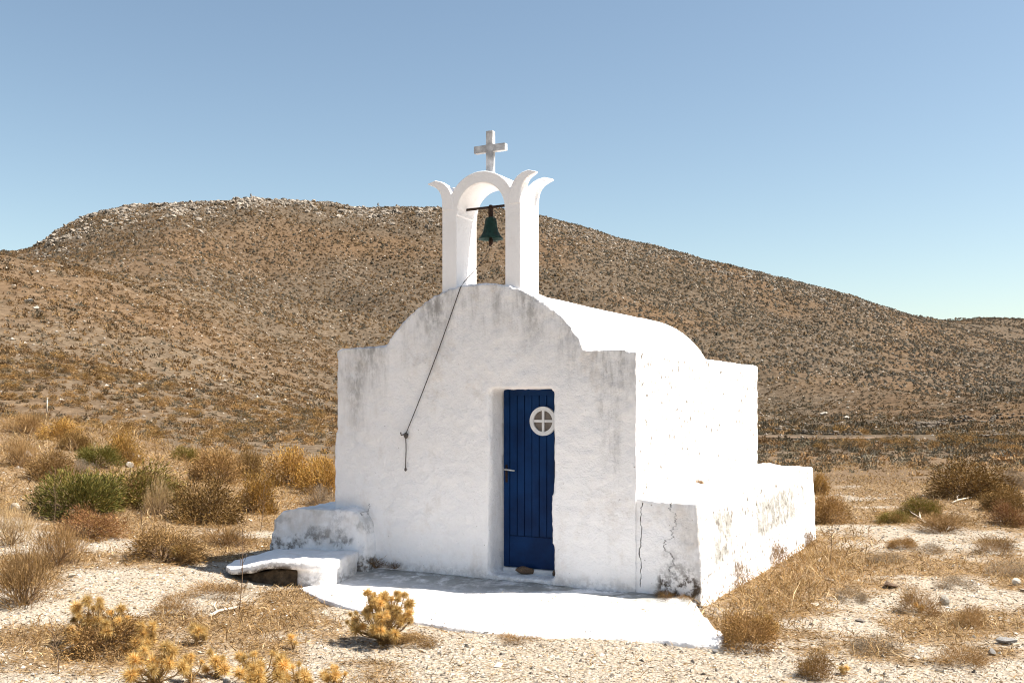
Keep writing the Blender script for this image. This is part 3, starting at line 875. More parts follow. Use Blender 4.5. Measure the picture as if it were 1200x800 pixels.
def shrub_mesh(name, pal, seed, n=5200, length=.13, width=.017, clumps=26, upright=.5, ragged=.14):
    """dome of twiggy leaf clumps, radius 1, height 1"""
    rng = np.random.default_rng(seed)
    cd = unit(rng.normal(size=(clumps, 3))); cd[:, 2] = np.abs(cd[:, 2]) * 1.0 + .02; cd = unit(cd)
    cr = .50 + .42 * rng.random(clumps)
    cc = cd * cr[:, None]
    k = rng.integers(0, clumps, n)
    off = unit(rng.normal(size=(n, 3))) * (rng.random((n, 1)) ** .4) * (.27 + ragged * rng.random((n, 1)))
    p = cc[k] + off
    low = p[:, 2] < .0
    p[low, 2] = rng.random(low.sum()) * .15
    out = unit(p * [1, 1, .7]) * .8 + unit(off) * .5 + rng.normal(size=(n, 3)) * .38
    out[:, 2] += upright
    d = unit(out)
    L_ = length * (.55 + .9 * rng.random(n))
    W_ = width * (.6 + .8 * rng.random(n))
    clump_tone = (.82 + .36 * rng.random(clumps))[k]
    col = palette(pal, n, rng)
    other = {'green': 'olive', 'olive': 'tan', 'golden': 'brown', 'brown': 'tan', 'dark': 'brown', 'red': 'brown', 'grey': 'tan', 'tan': 'brown', 'straw': 'tan', 'greyolive': 'brown'}[pal]
    mixin = rng.random(n) < np.where(rng.random(clumps) < .3, .75, .15)[k]
    col[mixin] = palette(other, mixin.sum(), rng)
    col = col * clump_tone[:, None]
    cut = rng.random(n) < .55 * smoothstep(.5, .75, fbm(p[:, 0] * 2.5, p[:, 1] * 2.5, p[:, 2] * 2.5, 2, seed))   # ragged gaps
    p, d, L_, W_, col = p[~cut], d[~cut], L_[~cut], W_[~cut], col[~cut]
    v, t, c = blades(p, d, L_, W_, col, rng, .12)
    return np_mesh(name, v, t, c)

def twig_mesh(name, seed, n=26, pal=(.16, .11, .07), reach=.85, r0=.022):
    """bundle of forking woody twigs springing from one base, radius 1"""
    rng = np.random.default_rng(seed)
    V, T_ = [], []; off = 0
    def stick(a, b, ra, rb):
        nonlocal off
        t = unit((b - a)[None])[0]
        u = unit(np.cross(t, [0.3, .2, 1.0] if abs(t[2]) < .9 else [1.0, 0, 0])[None])[0]; w = np.cross(t, u)
        for (c, r) in ((a, ra), (b, rb)):
            for q in range(3):
                an = 2 * math.pi * q / 3
                V.append(c + (u * math.cos(an) + w * math.sin(an)) * r)
        for q in range(3):
            q2 = (q + 1) % 3
            T_.append((off + q, off + q2, off + 3 + q2)); T_.append((off + q, off + 3 + q2, off + 3 + q))
        off += 6
    for k in range(n):
        d = rng.normal(size=3); d[2] = abs(d[2]) + .45; d = unit(d[None])[0]
        a = np.array([rng.normal() * .05, rng.normal() * .05, -.05])
        m = a + d * reach * (.4 + .2 * rng.random())
        stick(a, m, r0, r0 * .65)
        for q in range(3):
            d2 = unit((d + rng.normal(size=3) * .42)[None])[0]
            e = m + d2 * reach * (.3 + .25 * rng.random())
            stick(m, e, r0 * .6, r0 * .25)
    V = np.array(V)
    return np_mesh(name, V, np.array(T_), np.tile(pal, (len(V), 1)))

def rock_mesh(name, seed, flat=.7, sub=2, rough=.28):
    rng = random.Random(seed)
    bm = bmesh.new()
    bmesh.ops.create_icosphere(bm, subdivisions=sub, radius=1.0)
    cuts = [(Vector((rng.gauss(0, 1), rng.gauss(0, 1), rng.gauss(0, 1))).normalized(), .34 + .36 * rng.random()) for _ in range(9)]
    for v in bm.verts:
        for nrm, dd in cuts:          # chop flat facets off the ball
            k = v.co.dot(nrm) - dd
            if k > 0: v.co -= nrm * k * .92
        v.co *= 1 + rng.uniform(-.5, .5) * rough * .35
        v.co.z *= flat
    me = bpy.data.meshes.new(name); bm.to_mesh(me); bm.free()
    return me

TERR_POLY = np.array(edge + back); STEP_POLY = np.array(step_o)
def in_poly(x, y, poly):
    ins = np.zeros(x.shape, bool); j = len(poly) - 1
    for i in range(len(poly)):
        xi, yi = poly[i]; xj, yj = poly[j]
        c = ((yi > y) != (yj > y)) & (x < (xj - xi) * (y - yi) / (yj - yi + 1e-12) + xi)
        ins ^= c; j = i
    return ins
def built(x, y, pad=0.0):
    lx, ly = to_local(x, y)
    b = (lx > -4.02 - pad) & (lx < .59 + pad) & (ly > -.18 - pad * .3) & (ly < 5.28 + pad)
    return b | in_poly(x, y, TERR_POLY) | in_poly(x, y, STEP_POLY)

# ------------------------------------------------------------------ shrubs around the yard, each one its own
SH = {
    'green': [shrub_mesh('foliage', 'green', 100 + k, 9000, .12, .024, 24, .7, .14) for k in range(2)],
    'olive': [shrub_mesh('foliage', 'olive', 110 + k, 8600, .12, .024, 22, .6, .14) for k in range(2)],
    'golden': [shrub_mesh('foliage', 'golden', 120 + k, 8600, .085, .030, 30, .3) for k in range(3)],
    'brown': [shrub_mesh('foliage', 'brown', 130 + k, 8600, .09, .027, 30, .3) for k in range(3)],
    'dark': [shrub_mesh('foliage', 'dark', 140 + k, 9000, .09, .028, 30, .3) for k in range(2)],
    'red': [shrub_mesh('foliage', 'red', 150 + k, 7000, .10, .024, 24, .3) for k in range(2)],
    'grey': [shrub_mesh('foliage', 'grey', 160 + k, 5200, .13, .014, 24, .6) for k in range(2)],
    'tan': [shrub_mesh('foliage', 'tan', 170 + k, 5200, .19, .013, 20, .9, .22) for k in range(3)],
    'straw': [shrub_mesh('foliage', 'straw', 180 + k, 3600, .24, .011, 18, 1.3, .22) for k in range(2)],
}
TW = [twig_mesh('branches', 200 + k) for k in range(3)]
SH_N = 0
def shrub(px, py, wpx, hpx, pal, label, group=None, name='shrub', twigs=True, d=None):
    """px, py: where its foot meets the ground in the picture; width and height in picture units there"""
    global SH_N
    g = ground_at(px, py) if d is None else at(px, d)
    r = wpx * .5 * g.y / 1167.0
    h = hpx * g.y / 1167.0 * (1.0 if name == 'shrub' else .85)
    o = empty(name, (g.x, g.y + r * .35, Zs(g.x, g.y + r * .35) - .02), random.uniform(0, 6.28))
    tag(o, label, 'shrub' if name == 'shrub' else 'tuft', group)
    f = link('foliage', random.choice(SH[pal]), M['leaf'], o)
    f.scale = (r, r * random.uniform(.8, 1.0), h)
    if twigs:
        t = link('branches', random.choice(TW), M['twig'], o); t.scale = (r * .9, r * .9, h * .95)
    return o

shrub(84, 606, 120, 54, 'green', 'dense dark green shrub, nearest of the green clump on the left')
shrub(146, 592, 128, 46, 'olive', 'wide olive shrub behind the dense green one on the left')
shrub(110, 548, 60, 28, 'green', 'small green shrub at the back of the left clump')
shrub(52, 563, 66, 36, 'brown', 'brown dome shrub left behind the green clump')
shrub(142, 545, 48, 38, 'golden', 'golden shrub at the back right of the green clump')
shrub(92, 556, 40, 18, 'grey', 'small grey wiry cushion wedged between the green shrubs')
shrub(98, 632, 84, 36, 'red', 'low reddish brown shrub in front of the green clump')
shrub(66, 516, 64, 26, 'golden', 'golden shrub high on the left grassy bank')
shrub(22, 508, 58, 24, 'tan', 'tan tangled shrub at the far left edge of the bank')
shrub(82, 528, 44, 24, 'dark', 'dark brown shrub on the bank above the green clump')
shrub(20, 548, 50, 34, 'tan', 'straw-coloured tangle at the left edge beside the brown dome')
shrub(215, 540, 40, 18, 'olive', 'small lone olive shrub at the edge of the yard')
shrub(252, 566, 62, 42, 'brown', 'dark golden brown shrub left of the pair behind the yard')
shrub(291, 560, 40, 36, 'dark', 'narrow dark brown shrub between two golden ones')
shrub(340, 572, 66, 50, 'golden', 'large golden shrub behind the bench block')
shrub(376, 580, 60, 48, 'golden', 'golden shrub touching the left wall edge of the chapel')
shrub(238, 614, 94, 52, 'dark', 'broad dark brown shrub in the middle of the left yard')
shrub(298, 602, 56, 46, 'golden', 'golden brown shrub leaning on the broad dark one')
shrub(372, 592, 46, 24, 'grey', 'grey dome cushion just behind the bench block')
shrub(184, 658, 96, 40, 'brown', 'low brown dry shrub at the edge of the chapel shadow')
shrub(262, 640, 66, 26, 'tan', 'low dry tangle in the chapel shadow behind the step')
shrub(22, 712, 80, 70, 'tan', 'tall tan dry bush cut by the left picture edge')
shrub(62, 664, 70, 46, 'tan', 'loose tan bush beside the path on the left')
shrub(8, 640, 60, 50, 'straw', 'straw-coloured bush at the left picture edge above the path')
shrub(112, 764, 128, 44, 'brown', 'low brown thorny tangle in the left foreground')
shrub(182, 604, 40, 40, 'straw', 'tall straw tuft growing at the right of the olive shrub')
# right of the chapel
shrub(1138, 584, 112, 44, 'dark', 'large dark brown dome shrub on the right')
shrub(1084, 604, 56, 22, 'olive', 'olive brown cushion in front of the large dark dome')
shrub(1050, 613, 46, 16, 'olive', 'small flat olive cushion left of the olive brown one')
shrub(974, 614, 52, 36, 'brown', 'brown shrub just right of the block end')
shrub(962, 580, 26, 28, 'golden', 'small golden shrub peeping behind the block end')
shrub(1184, 600, 56, 28, 'dark', 'dark shrub at the right edge, upper of two')
shrub(1182, 616, 60, 26, 'red', 'reddish shrub at the right edge, lower of two')
shrub(1112, 624, 74, 22, 'tan', 'low tan cushion in front of the olive cushion')
shrub(1190, 574, 40, 26, 'grey', 'grey green wiry shrub behind the right edge pair')
for px, py, w, h, pal, lab in [
    (1001, 706, 44, 24, 'grey', 'small grey brown tuft alone on the right grit'),
    (1040, 660, 50, 18, 'grey', 'low grey tuft in the middle of the right yard'),
    (1094, 648, 44, 14, 'grey', 'flat grey tuft near the low tan cushion'),
    (1124, 690, 54, 18, 'grey', 'flat grey tuft left of the pale stone on the right'),
    (1060, 643, 40, 18, 'brown', 'small brown tuft behind the flat grey ones'),
    (1080, 720, 52, 34, 'tan', 'upright tan grass tuft left of the pale stone'),
    (1140, 735, 44, 28, 'tan', 'tan tuft below the pale stone on the right'),
    (1030, 764, 66, 26, 'grey', 'spreading grey tuft in the right foreground'),
    (1185, 675, 60, 22, 'grey', 'flat grey tuft at the right picture edge'),
    (1170, 650, 50, 26, 'tan', 'tan tuft at the right edge below the reddish shrub'),
    (958, 796, 54, 40, 'brown', 'brown spiky tuft at the bottom right of centre'),
    (880, 762, 84, 54, 'brown', 'thick brown grass tuft beside the terrace corner'),
    (860, 690, 54, 44, 'tan', 'golden tan tuft against the foot of the side block'),
    (905, 664, 50, 34, 'tan', 'golden tan tuft halfway along the side block'),
    (940, 640, 40, 26, 'tan', 'tan tuft at the far foot of the side block'),
    (1130, 780, 70, 26, 'tan', 'flat tan tuft in the right foreground corner'),
    (610, 752, 66, 12, 'tan', 'thin flat straw patch below the middle of the terrace'),
    (250, 700, 80, 22, 'tan', 'loose straw tuft in the middle of the left yard'),
    (480, 758, 80, 18, 'brown', 'flat brown tuft at the foot of the yellow thistle bush'),
    (200, 720, 60, 26, 'tan', 'straw tuft between the thistle patch and the left yard')]:
    shrub(px, py, w, h, pal, lab, None, 'grass_tuft', False)
# weeds in the corners of the masonry
SH['greyw'] = [shrub_mesh('foliage', 'dark', 190 + k, 300, .5, .03, 12, .8, .3) for k in range(2)]
for lx, ly, r, h, pal, lab in [(.30, -.06, .17, .11, 'tan', 'dry weed at the broken foot of the side block'), (.45, -.06, .13, .09, 'tan', 'brown weed at the front corner of the side block'),
                               (-2.70, -.10, .14, .08, 'greyw', 'dark weed in the corner between bench block and front'), (-2.50, -.06, .12, .06, 'greyw', 'small dark weed at the wall foot near the bench block'),
                               (.06, 1.76, .09, .07, 'tan', 'small dry weed on top of the side block against the sunlit wall'), (.20, .85, .07, .03, 'greyw', 'tiny dark weed on the near top of the side block'),
                               (-2.93, -.30, .12, .07, 'greyw', 'dark weed between bench block and step slab')]:
    q = to_world(lx, ly, .0 if lx < 0 else (-.09 if ly < 0 else .775))
    o = empty('weed', q, random.uniform(0, 6)); tag(o, lab, 'weed')
    f = link('foliage', random.choice(SH[pal]), M['leaf'], o); f.scale = (r, r * .6, h)
    t = link('branches', TW[0], M['twig'], o); t.scale = (r, r * .6, h * 1.5)

# ------------------------------------------------------------------ thistles
def head_mesh(seed):
    rng = np.random.default_rng(seed)
    n = 420
    d = unit(rng.normal(size=(n, 3)))
    v1, t1, c1 = slivers(d * .30, unit(d + rng.normal(size=(n, 3)) * .34), .45 + .65 * rng.random(n), .03 + .04 * rng.random(n),
                         np.array([(.72, .51, .19), (.64, .41, .13), (.78, .61, .31), (.50, .30, .09)])[rng.integers(0, 4, n)] * (.85 + .3 * rng.random((n, 1))), rng)
    d2 = unit(rng.normal(size=(60, 3)))
    v2, t2, c2 = slivers(d2 * .02, d2, .5 + 0 * d2[:, 0], .24 + 0 * d2[:, 0], np.tile((.48, .29, .09), (60, 1)), rng)
    return np_mesh('flower_head', np.concatenate([v1, v2]), np.concatenate([t1, t2 + len(v1)]), np.concatenate([c1, c2]))
HEADS = [head_mesh(300 + k) for k in range(4)]
def thistle(px, py, wpx, hpx, heads, hr, label, spread=1.0, name='thistle'):
    hr = hr * .78; hpx = hpx * 1.1; heads = max(heads, int(heads * 2.0))
    g = ground_at(px, py)
    rw, hh = wpx * .5 * g.y / 1167, hpx * g.y / 1167
    o = empty(name, (g.x, g.y, g.z - .01), 0)
    tag(o, label, 'thistle')
    rng = np.random.default_rng(int(px * 7 + py))
    pts = []
    for k in range(heads):
        for _ in range(60):
            q = np.array([rng.uniform(-1, 1), rng.uniform(-1, 1), 0.0])
            if q[0] ** 2 + q[1] ** 2 > 1: continue
            top = math.sqrt(max(0.05, 1 - .75 * (q[0] ** 2 + q[1] ** 2)))
            q[2] = top * rng.uniform(.45, 1.0)
            p = q * [rw, rw * .8, hh * .93]
            if all(np.linalg.norm(p - z) > hr * 1.0 for z in pts): break
        pts.append(p)
    # stems as one branching bundle
    V, T_, off = [], [], 0
    sb, sd, sl, sw = [], [], [], []
    for p in pts:
        fork = np.array([p[0] * .25, p[1] * .25, p[2] * .38])
        chain = [np.array([rng.normal() * .01, rng.normal() * .01, -.02]), fork, (fork + p) * .5 + [p[0] * .12, p[1] * .12, -.01], p]
        rad = [.006, .005, .004, .003]
        for a, b, ra, rb in zip(chain, chain[1:], rad, rad[1:]):
            t = unit((b - a)[None])[0]; u = unit(np.cross(t, [1.0, .3, .2])[None])[0]; w = np.cross(t, u)
            for c, r in ((a, ra), (b, rb)):
                for q in range(4):
                    an = math.pi * q / 2
                    V.append(c + (u * math.cos(an) + w * math.sin(an)) * r)
            for q in range(4):
                q2 = (q + 1) % 4
                T_ += [(off + q, off + q2, off + 4 + q2), (off + q, off + 4 + q2, off + 4 + q)]
            off += 8
            for _ in range(9):   # spiny dry leaves along the stem
                f = rng.random(); s = a * (1 - f) + b * f
                sb.append(s); dd = rng.normal(size=3); dd[2] = abs(dd[2]) * .5; sd.append(unit(dd[None])[0]); sl.append(.03 + .05 * rng.random()); sw.append(.006)
    V = np.array(V); c = np.tile((.33, .22, .10), (len(V), 1))
    lv, lt, lc = blades(np.array(sb), np.array(sd), np.array(sl), np.array(sw), np.array([(.40, .26, .10), (.27, .16, .07)])[rng.integers(0, 2, len(sb))], rng, .3)
    link('stem', np_mesh('stem', V, np.array(T_), c), M['thistle'], o)
    link('dry_leaves', np_mesh('dry_leaves', lv, lt, lc), M['thistle'], o)
    for p in pts:
        h = link('flower_head', HEADS[rng.integers(0, 4)], M['thistle'], o)
        s = hr * rng.choice([.55, .75, .9, 1.0, 1.15, 1.3])
        h.location = p; h.scale = (s, s, s * rng.uniform(.8, 1.05)); h.rotation_euler = tuple(rng.uniform(0, 6.28, 3))
    return o
thistle(450, 754, 88, 66, 26, .062, 'large bushy yellow thistle in front of the terrace')
thistle(112, 756, 76, 58, 11, .060, 'yellow thistle cluster rising from the left foreground tangle')
thistle(93, 745, 14, 46, 1, .062, 'single tall thistle head left of the foreground cluster')
thistle(172, 762, 30, 34, 4, .060, 'short thistle at the right of the left foreground cluster')
thistle(230, 756, 22, 24, 2, .055, 'small low thistle right of the left foreground cluster')
thistle(182, 806, 64, 54, 9, .060, 'broad thistle at the bottom edge on the left')
thistle(224, 800, 30, 42, 3, .055, 'thistle with dark stem near the bottom edge on the left')
thistle(254, 794, 26, 38, 3, .060, 'round-headed thistle at the bottom edge beside the dark-stemmed one')
thistle(304, 808, 66, 50, 10, .060, 'bushy thistle at the bottom edge left of centre')
thistle(350, 806, 36, 34, 4, .055, 'loose brown thistle at the bottom edge')
thistle(390, 806, 36, 28, 3, .050, 'small low thistle at the bottom edge below the large bushy one')
thistle(343, 760, 8, 28, 1, .042, 'lone thistle stalk with one head left of the large bush')
thistle(212, 660, 18, 24, 2, .070, 'pale thistle at the edge of the chapel shadow')
thistle(896, 750, 42, 46, 4, .052, 'thistle among brown grass beside the terrace corner')
thistle(990, 790, 12, 14, 1, .045, 'tiny yellow thistle in the right foreground')
thistle(1078, 717, 14, 14, 1, .045, 'tiny thistle among the upright tan tuft')

# tall dry stalk with side twigs
def stalk(px, py, hpx, lean, label):
    g = ground_at(px, py); h = hpx * g.y / 1167
    o = empty('dry_stalk', (g.x, g.y, g.z - .01)); tag(o, label, 'stalk')
    rng = random.Random(px)
    pts = [Vector((lean * h * t + .008 * math.sin(5 * t), .01 * math.sin(4 * t), h * t)) for t in [k / 9 for k in range(10)]]
    link('stem', tube_mesh('stem', pts, [.005 - .0035 * k / 9 for k in range(10)], 5), M['twig'], o)
    for k in range(9):
        t = .45 + .55 * k / 9
        p = Vector((lean * h * t, 0, h * t)); a = rng.uniform(0, 6.28); ln = h * rng.uniform(.06, .16)
        q = p + Vector((math.cos(a) * ln * .7, math.sin(a) * ln * .7, ln))
        link('side_twig', tube_mesh('side_twig', [p, p.lerp(q, .5) + Vector((math.cos(a), math.sin(a), 0)) * .008, q], [.0025, .002, .003], 4), M['twig'], o)
    return o
stalk(280, 716, 108, .06, 'tall thin dry stalk in front of the step slab')
stalk(166, 655, 62, .0, 'thin dry stalk behind the path on the left')
stalk(972, 664, 46, .08, 'thin stalk standing right of the side block')
stalk(305, 622, 50, .1, 'short branched dry stalk behind the step slab')
stalk(68, 790, 60, -.1, 'thin stalk in the left foreground tangle')
stalk(62, 622, 70, .05, 'thin pale stalk in front of the brown dome on the left')

# fallen bleached branches
def branch(px, py, px2, py2, r, label):
    a, b = ground_at(px, py), ground_at(px2, py2)
    o = empty('fallen_branch', a); tag(o, label, 'branch')
    d = b - a; n = Vector((-d.y, d.x, 0)).normalized()
    pts = [Vector((0, 0, r)), d * .35 + n * .03 + Vector((0, 0, r * 2)), d * .7 - n * .02 + Vector((0, 0, r * 2.5)), d + Vector((0, 0, r * 2))]
    link('limb', tube_mesh('limb', pts, [r, r * .9, r * .7, r * .3], 6), M['dead_wood'], o)
    link('twig', tube_mesh('twig', [pts[1], pts[1] + d * .2 + n * .09 + Vector((0, 0, .03)), pts[1] + d * .36 + n * .11 + Vector((0, 0, .05))], [r * .6, r * .4, r * .2], 5), M['dead_wood'], o)
branch(246, 724, 281, 714, .014, 'bleached fallen branch at the foot of the tall dry stalk')
branch(1086, 616, 1072, 598, .016, 'pale bare branch leaning out of the low tan cushion')
branch(1116, 590, 1140, 584, .016, 'pale fallen branch in front of the large dark dome shrub')
branch(300, 596, 322, 574, .014, 'bare pale branch standing by the golden shrub')

# ------------------------------------------------------------------ loose stones one can pick out
ROCKS = [rock_mesh('stone', 400 + k) for k in range(6)]
FLAT = [rock_mesh('stone', 420 + k, .45) for k in range(4)]
def stone(px, py, wpx, mat, label, flat=False, name='stone', sink=.3):
    g = ground_at(px, py); r = wpx * .5 * g.y / 1167
    me = random.choice(FLAT if flat else ROCKS).copy(); me.materials.clear()
    o = link(name, me, M[mat]); o.location = (g.x, g.y + r * .5, g.z + r * (.45 if flat else .7) * (1 - sink)); o.scale = (r, r * .8, r)
    o.rotation_euler = (random.uniform(-.2, .2), random.uniform(-.2, .2), random.uniform(0, 6.28))
    return tag(o, label, 'stone')
stone(1110, 709, 20, 'pale_stone', 'pale rounded stone on the right grit')
stone(1184, 756, 26, 'grey_stone', 'flat grey stone near the lower right corner', True)
stone(1046, 690, 22, 'rust_stone', 'dark flat stone in the middle of the right yard', True)
stone(264, 802, 16, 'pale_stone', 'white stone at the bottom edge between thistles')
stone(13, 600, 18, 'pale_stone', 'white stone at the left edge beside dry grass')
stone(157, 543, 18, 'pale_stone', 'pale stone behind the olive shrub')
stone(150, 548, 12, 'pale_stone', 'smaller pale stone beside the one behind the olive shrub')
stone(30, 536, 14, 'pale_stone', 'pale stone on the grassy left bank')
stone(176, 652, 18, 'pale_stone', 'pale stone at the left tip of the chapel shadow', True)
stone(1192, 686, 14, 'pale_stone', 'small pale stone at the right picture edge')
stone(290, 690, 14, 'pale_stone', 'small pale stone before the step slab')
stone(838, 766, 10, 'grey_stone', 'small grey stone below the terrace tip')
stone(1165, 768, 14, 'grey_stone', 'small grey stone left of the flat grey one')
q = to_world(-1.20, .155, 0)
ds = link('stone', ROCKS[2].copy(), M['rust_stone']); ds.location = (q.x, q.y, .048); ds.scale = (.15, .06, .065); ds.rotation_euler = (0, .1, ROT + .12)
tag(ds, 'rusty brown stone lying on the threshold of the blue door', 'stone')
q = to_world(-.845, .15, 0)
ds = link('stone', ROCKS[4].copy(), M['rust_stone']); ds.location = (q.x, q.y, .05); ds.scale = (.035, .05, .06)
tag(ds, 'small dark stone wedged at the right end of the door threshold', 'stone')

# ------------------------------------------------------------------ dry grass, straw litter, gravel: uncountable
def view_points(n, r0, r1, rng, power=0.0):
    th = rng.uniform(R(-31), R(31), n)
    r = np.exp(rng.uniform(math.log(r0), math.log(r1), n))
    return r * np.sin(th), r * np.cos(th), r

def make_grass():
    rng = np.random.default_rng(51)
    x, y, r = view_points(26000, 5.3, 36, rng)
    k = litter(x, y)
    tall = smoothstep(-2.6, -4.2, x) * smoothstep(9.5, 13, y) + smoothstep(14, 18, y) * .6
    lx, ly = to_local(x, y)
    side = smoothstep(.75, .25, np.abs(lx - .9)) * smoothstep(-.8, .0, ly) * smoothstep(6.5, 5.5, ly)
    keep = (rng.random(len(x)) < smoothstep(.45, .85, k) * (.70 - .40 * smoothstep(10, 14, y)) + side * .22) & ~built(x, y, .02)
    x, y, r, tall, side = x[keep], y[keep], r[keep], tall[keep], side[keep]
    nb = 9
    n = len(x) * nb
    cx, cy = np.repeat(x, nb), np.repeat(y, nb)
    rr, tl, sd = np.repeat(r, nb), np.repeat(tall, nb), np.repeat(side, nb)
    spread = .05 + .006 * rr
    bx, by = cx + rng.normal(size=n) * spread, cy + rng.normal(size=n) * spread
    bz = Z(bx, by) - .01
    d = rng.normal(size=(n, 3)) * [.55, .55, .25]; d[:, 2] += .75
    d = unit(d)
    ln = (.045 + .07 * rng.random(n)) * (1 + .9 * tl + .8 * sd) * (.7 + .9 * np.repeat(rng.random(len(x)), nb))
    wd = .0030 + .00055 * rr * (.6 + .8 * rng.random(n))
    pal = np.where(rng.random(n)[:, None] < .55, palette('straw', n, rng), palette('tan', n, rng))
    tone = np.repeat(.55 + .75 * rng.random(len(x)), nb)
    bc = np.repeat(rng.random(len(x)) < .22 + .25 * smoothstep(10, 14, y), nb)
    pal[bc] = palette('brown', bc.sum(), rng)
    return blades(np.stack([bx, by, bz], -1), d, ln, wd, pal * tone[:, None], rng, .2)
v, t, c = make_grass()
tag(link('dry_grass', np_mesh('dry_grass', v, t, c), M['straw']), 'dry golden grass growing in patches over the yard', 'grass', kind='stuff')

def make_straw():
    rng = np.random.default_rng(52)
    x, y, r = view_points(210000, 5.2, 26, rng)
    k = litter(x, y)
    keep = (rng.random(len(x)) < .16 + smoothstep(.30, .62, k) * .75) & (~built(x, y) | (in_poly(x, y, TERR_POLY) & (rng.random(len(x)) < .02 + .10 * smoothstep(-1.1, -1.6, to_local(x, y)[1]))))
    x, y, r = x[keep], y[keep], r[keep]; n = len(x)
    z = np.where(in_poly(x, y, TERR_POLY), -.07, Z(x, y)) + .004 + .012 * rng.random(n)
    d = rng.normal(size=(n, 3)); d[:, 2] = np.abs(d[:, 2]) * .25; d = unit(d)
    ln = .03 + .07 * rng.random(n) ** 2
    wd = .0026 + .0004 * r
    col = np.where(rng.random(n)[:, None] < .6, palette('straw', n, rng), palette('tan', n, rng))
    brown = rng.random(n) < .30
    col[brown] = palette('brown', brown.sum(), rng)
    dk = rng.random(n) < .22
    col[dk] = palette('dark', dk.sum(), rng) * .45
    return slivers(np.stack([x, y, z], -1), d, ln, wd, col, rng)
v, t, c = make_straw()
tag(link('straw_litter', np_mesh('straw_litter', v, t, c), M['straw']), 'straw and broken stems littering the ground', 'straw', kind='stuff')

def make_gravel():
    rng = np.random.default_rng(53)
    x, y, r = view_points(40000, 5.2, 22, rng)
    k = litter(x, y)
    keep = (rng.random(len(x)) < .25 + .75 * smoothstep(.6, .3, k)) & (~built(x, y) | (in_poly(x, y, TERR_POLY) & (rng.random(len(x)) < .015 + .09 * smoothstep(-1.1, -1.6, to_local(x, y)[1]))))
    x, y, r = x[keep], y[keep], r[keep]; n = len(x)
    s = .0040 + .0006 * r + .014 * rng.random(n) ** 7
    s *= np.where(rng.random(n) < .012, 2.2, 1.0)
    o = np.array([(1, 0, 0), (-1, 0, 0), (0, 1, 0), (0, -1, 0), (0, 0, .7), (0, 0, -.7)], float)
    f = np.array([(0, 2, 4), (2, 1, 4), (1, 3, 4), (3, 0, 4), (2, 0, 5), (1, 2, 5), (3, 1, 5), (0, 3, 5)])
    a = rng.uniform(0, 6.28, n); ca, sa = np.cos(a), np.sin(a)
    P = o[None] * (.65 + .6 * rng.random((n, 6, 1))) * s[:, None, None]
    P = P + rng.normal(size=(n, 6, 3)) * s[:, None, None] * .18
    X_ = P[..., 0] * ca[:, None] - P[..., 1] * sa[:, None] + x[:, None]
    Y_ = P[..., 0] * sa[:, None] + P[..., 1] * ca[:, None] + y[:, None]
    Z_ = P[..., 2] + (np.where(in_poly(x, y, TERR_POLY), -.075, Z(x, y)) + s * .15)[:, None]
    v = np.stack([X_, Y_, Z_], -1).reshape(-1, 3)
    t = (f[None] + (np.arange(n) * 6)[:, None, None]).reshape(-1, 3)
    tone = np.array([(.45, .40, .33), (.56, .51, .44), (.30, .265, .22), (.36, .295, .225), (.15, .13, .11)])
    c = tone[rng.choice(5, n, p=[.25, .15, .22, .20, .18])] * (.85 + .3 * rng.random((n, 1)))
    return v, t, np.repeat(c, 6, 0)
v, t, c = make_gravel()
tag(link('gravel', np_mesh('gravel', v, t, c), M['gravel']), 'loose pale gravel scattered over the yard', 'gravel', kind='stuff')

# ------------------------------------------------------------------ the hill: scrub, outcrops, walls, track
HPAL = np.array([(.110, .064, .028), (.135, .081, .036), (.083, .054, .028), (.068, .053, .033), (.080, .069, .050), (.056, .048, .031), (.155, .098, .044)])
def hill_points():
    rng = np.random.default_rng(61)
    parts = [(79000, 200, 425), (26500, 90, 200), (9200, 24, 90)]
    th, r = [], []
    for n, a, b_ in parts:
        th.append(rng.uniform(R(-30), R(30), n)); r.append(np.sqrt(rng.uniform(float(a) ** 2, float(b_) ** 2, n)))
    th.append(rng.uniform(R(19), R(30), 7000)); r.append(np.sqrt(rng.uniform(425.0 ** 2, 640.0 ** 2, 7000)))
    th = np.concatenate(th); r = np.concatenate(r)
    x, y = r * np.sin(th), r * np.cos(th)
    px = 600 + 1167 * x / y
    dens = fbm(x / 30, y / 30, octv=3, seed=63) * .5 + fbm(x / 5, y / 5, octv=2, seed=64) * .6
    keep = rng.random(len(x)) < smoothstep(.28, .66, dens) * .60 + .32 + .15 * smoothstep(500, 900, px) + .14 * smoothstep(230, 180, r)
    keep &= (r > 46) | ((px > 830) & (rng.random(len(x)) < smoothstep(24, 32, r)))
    x, y, r, px = x[keep], y[keep], r[keep], px[keep]
    row = HOR - (Z(x, y) - EYE) / y * 1167
    trk = (px > 830) & (px < 1100) & (row > 509.5) & (row < 517) & (r < 200)
    x, y, r, px = x[~trk], y[~trk], r[~trk], px[~trk]
    n = len(x)
    s = .15 + .20 * rng.random(n) + .36 * rng.random(n) ** 6 + r * .00042 * (.6 + .8 * rng.random(n))
    s = s * (.62 + .38 * smoothstep(30, 85, r))
    # colours: browner on the left slopes, greyer to the right
    k = rng.choice([0, 0, 1, 1, 2, 3], n); k = np.where(rng.random(n) < .16 + .62 * smoothstep(350, 850, px), rng.integers(2, 6, n), k)
    k = np.where((rng.random(n) < .12), 6, k)
    c = HPAL[k] * (.75 + .5 * rng.random((n, 1))) * (1.75 + .5 * smoothstep(60, 40, r) - .35 * smoothstep(70, 130, r) - .75 * smoothstep(195, 225, r))[:, None]
    return x, y, r, s, px, c, k, rng
hx, hy, hr, hs, hpx, hc, hk, hrng = hill_points()
hz = Z(hx, hy)
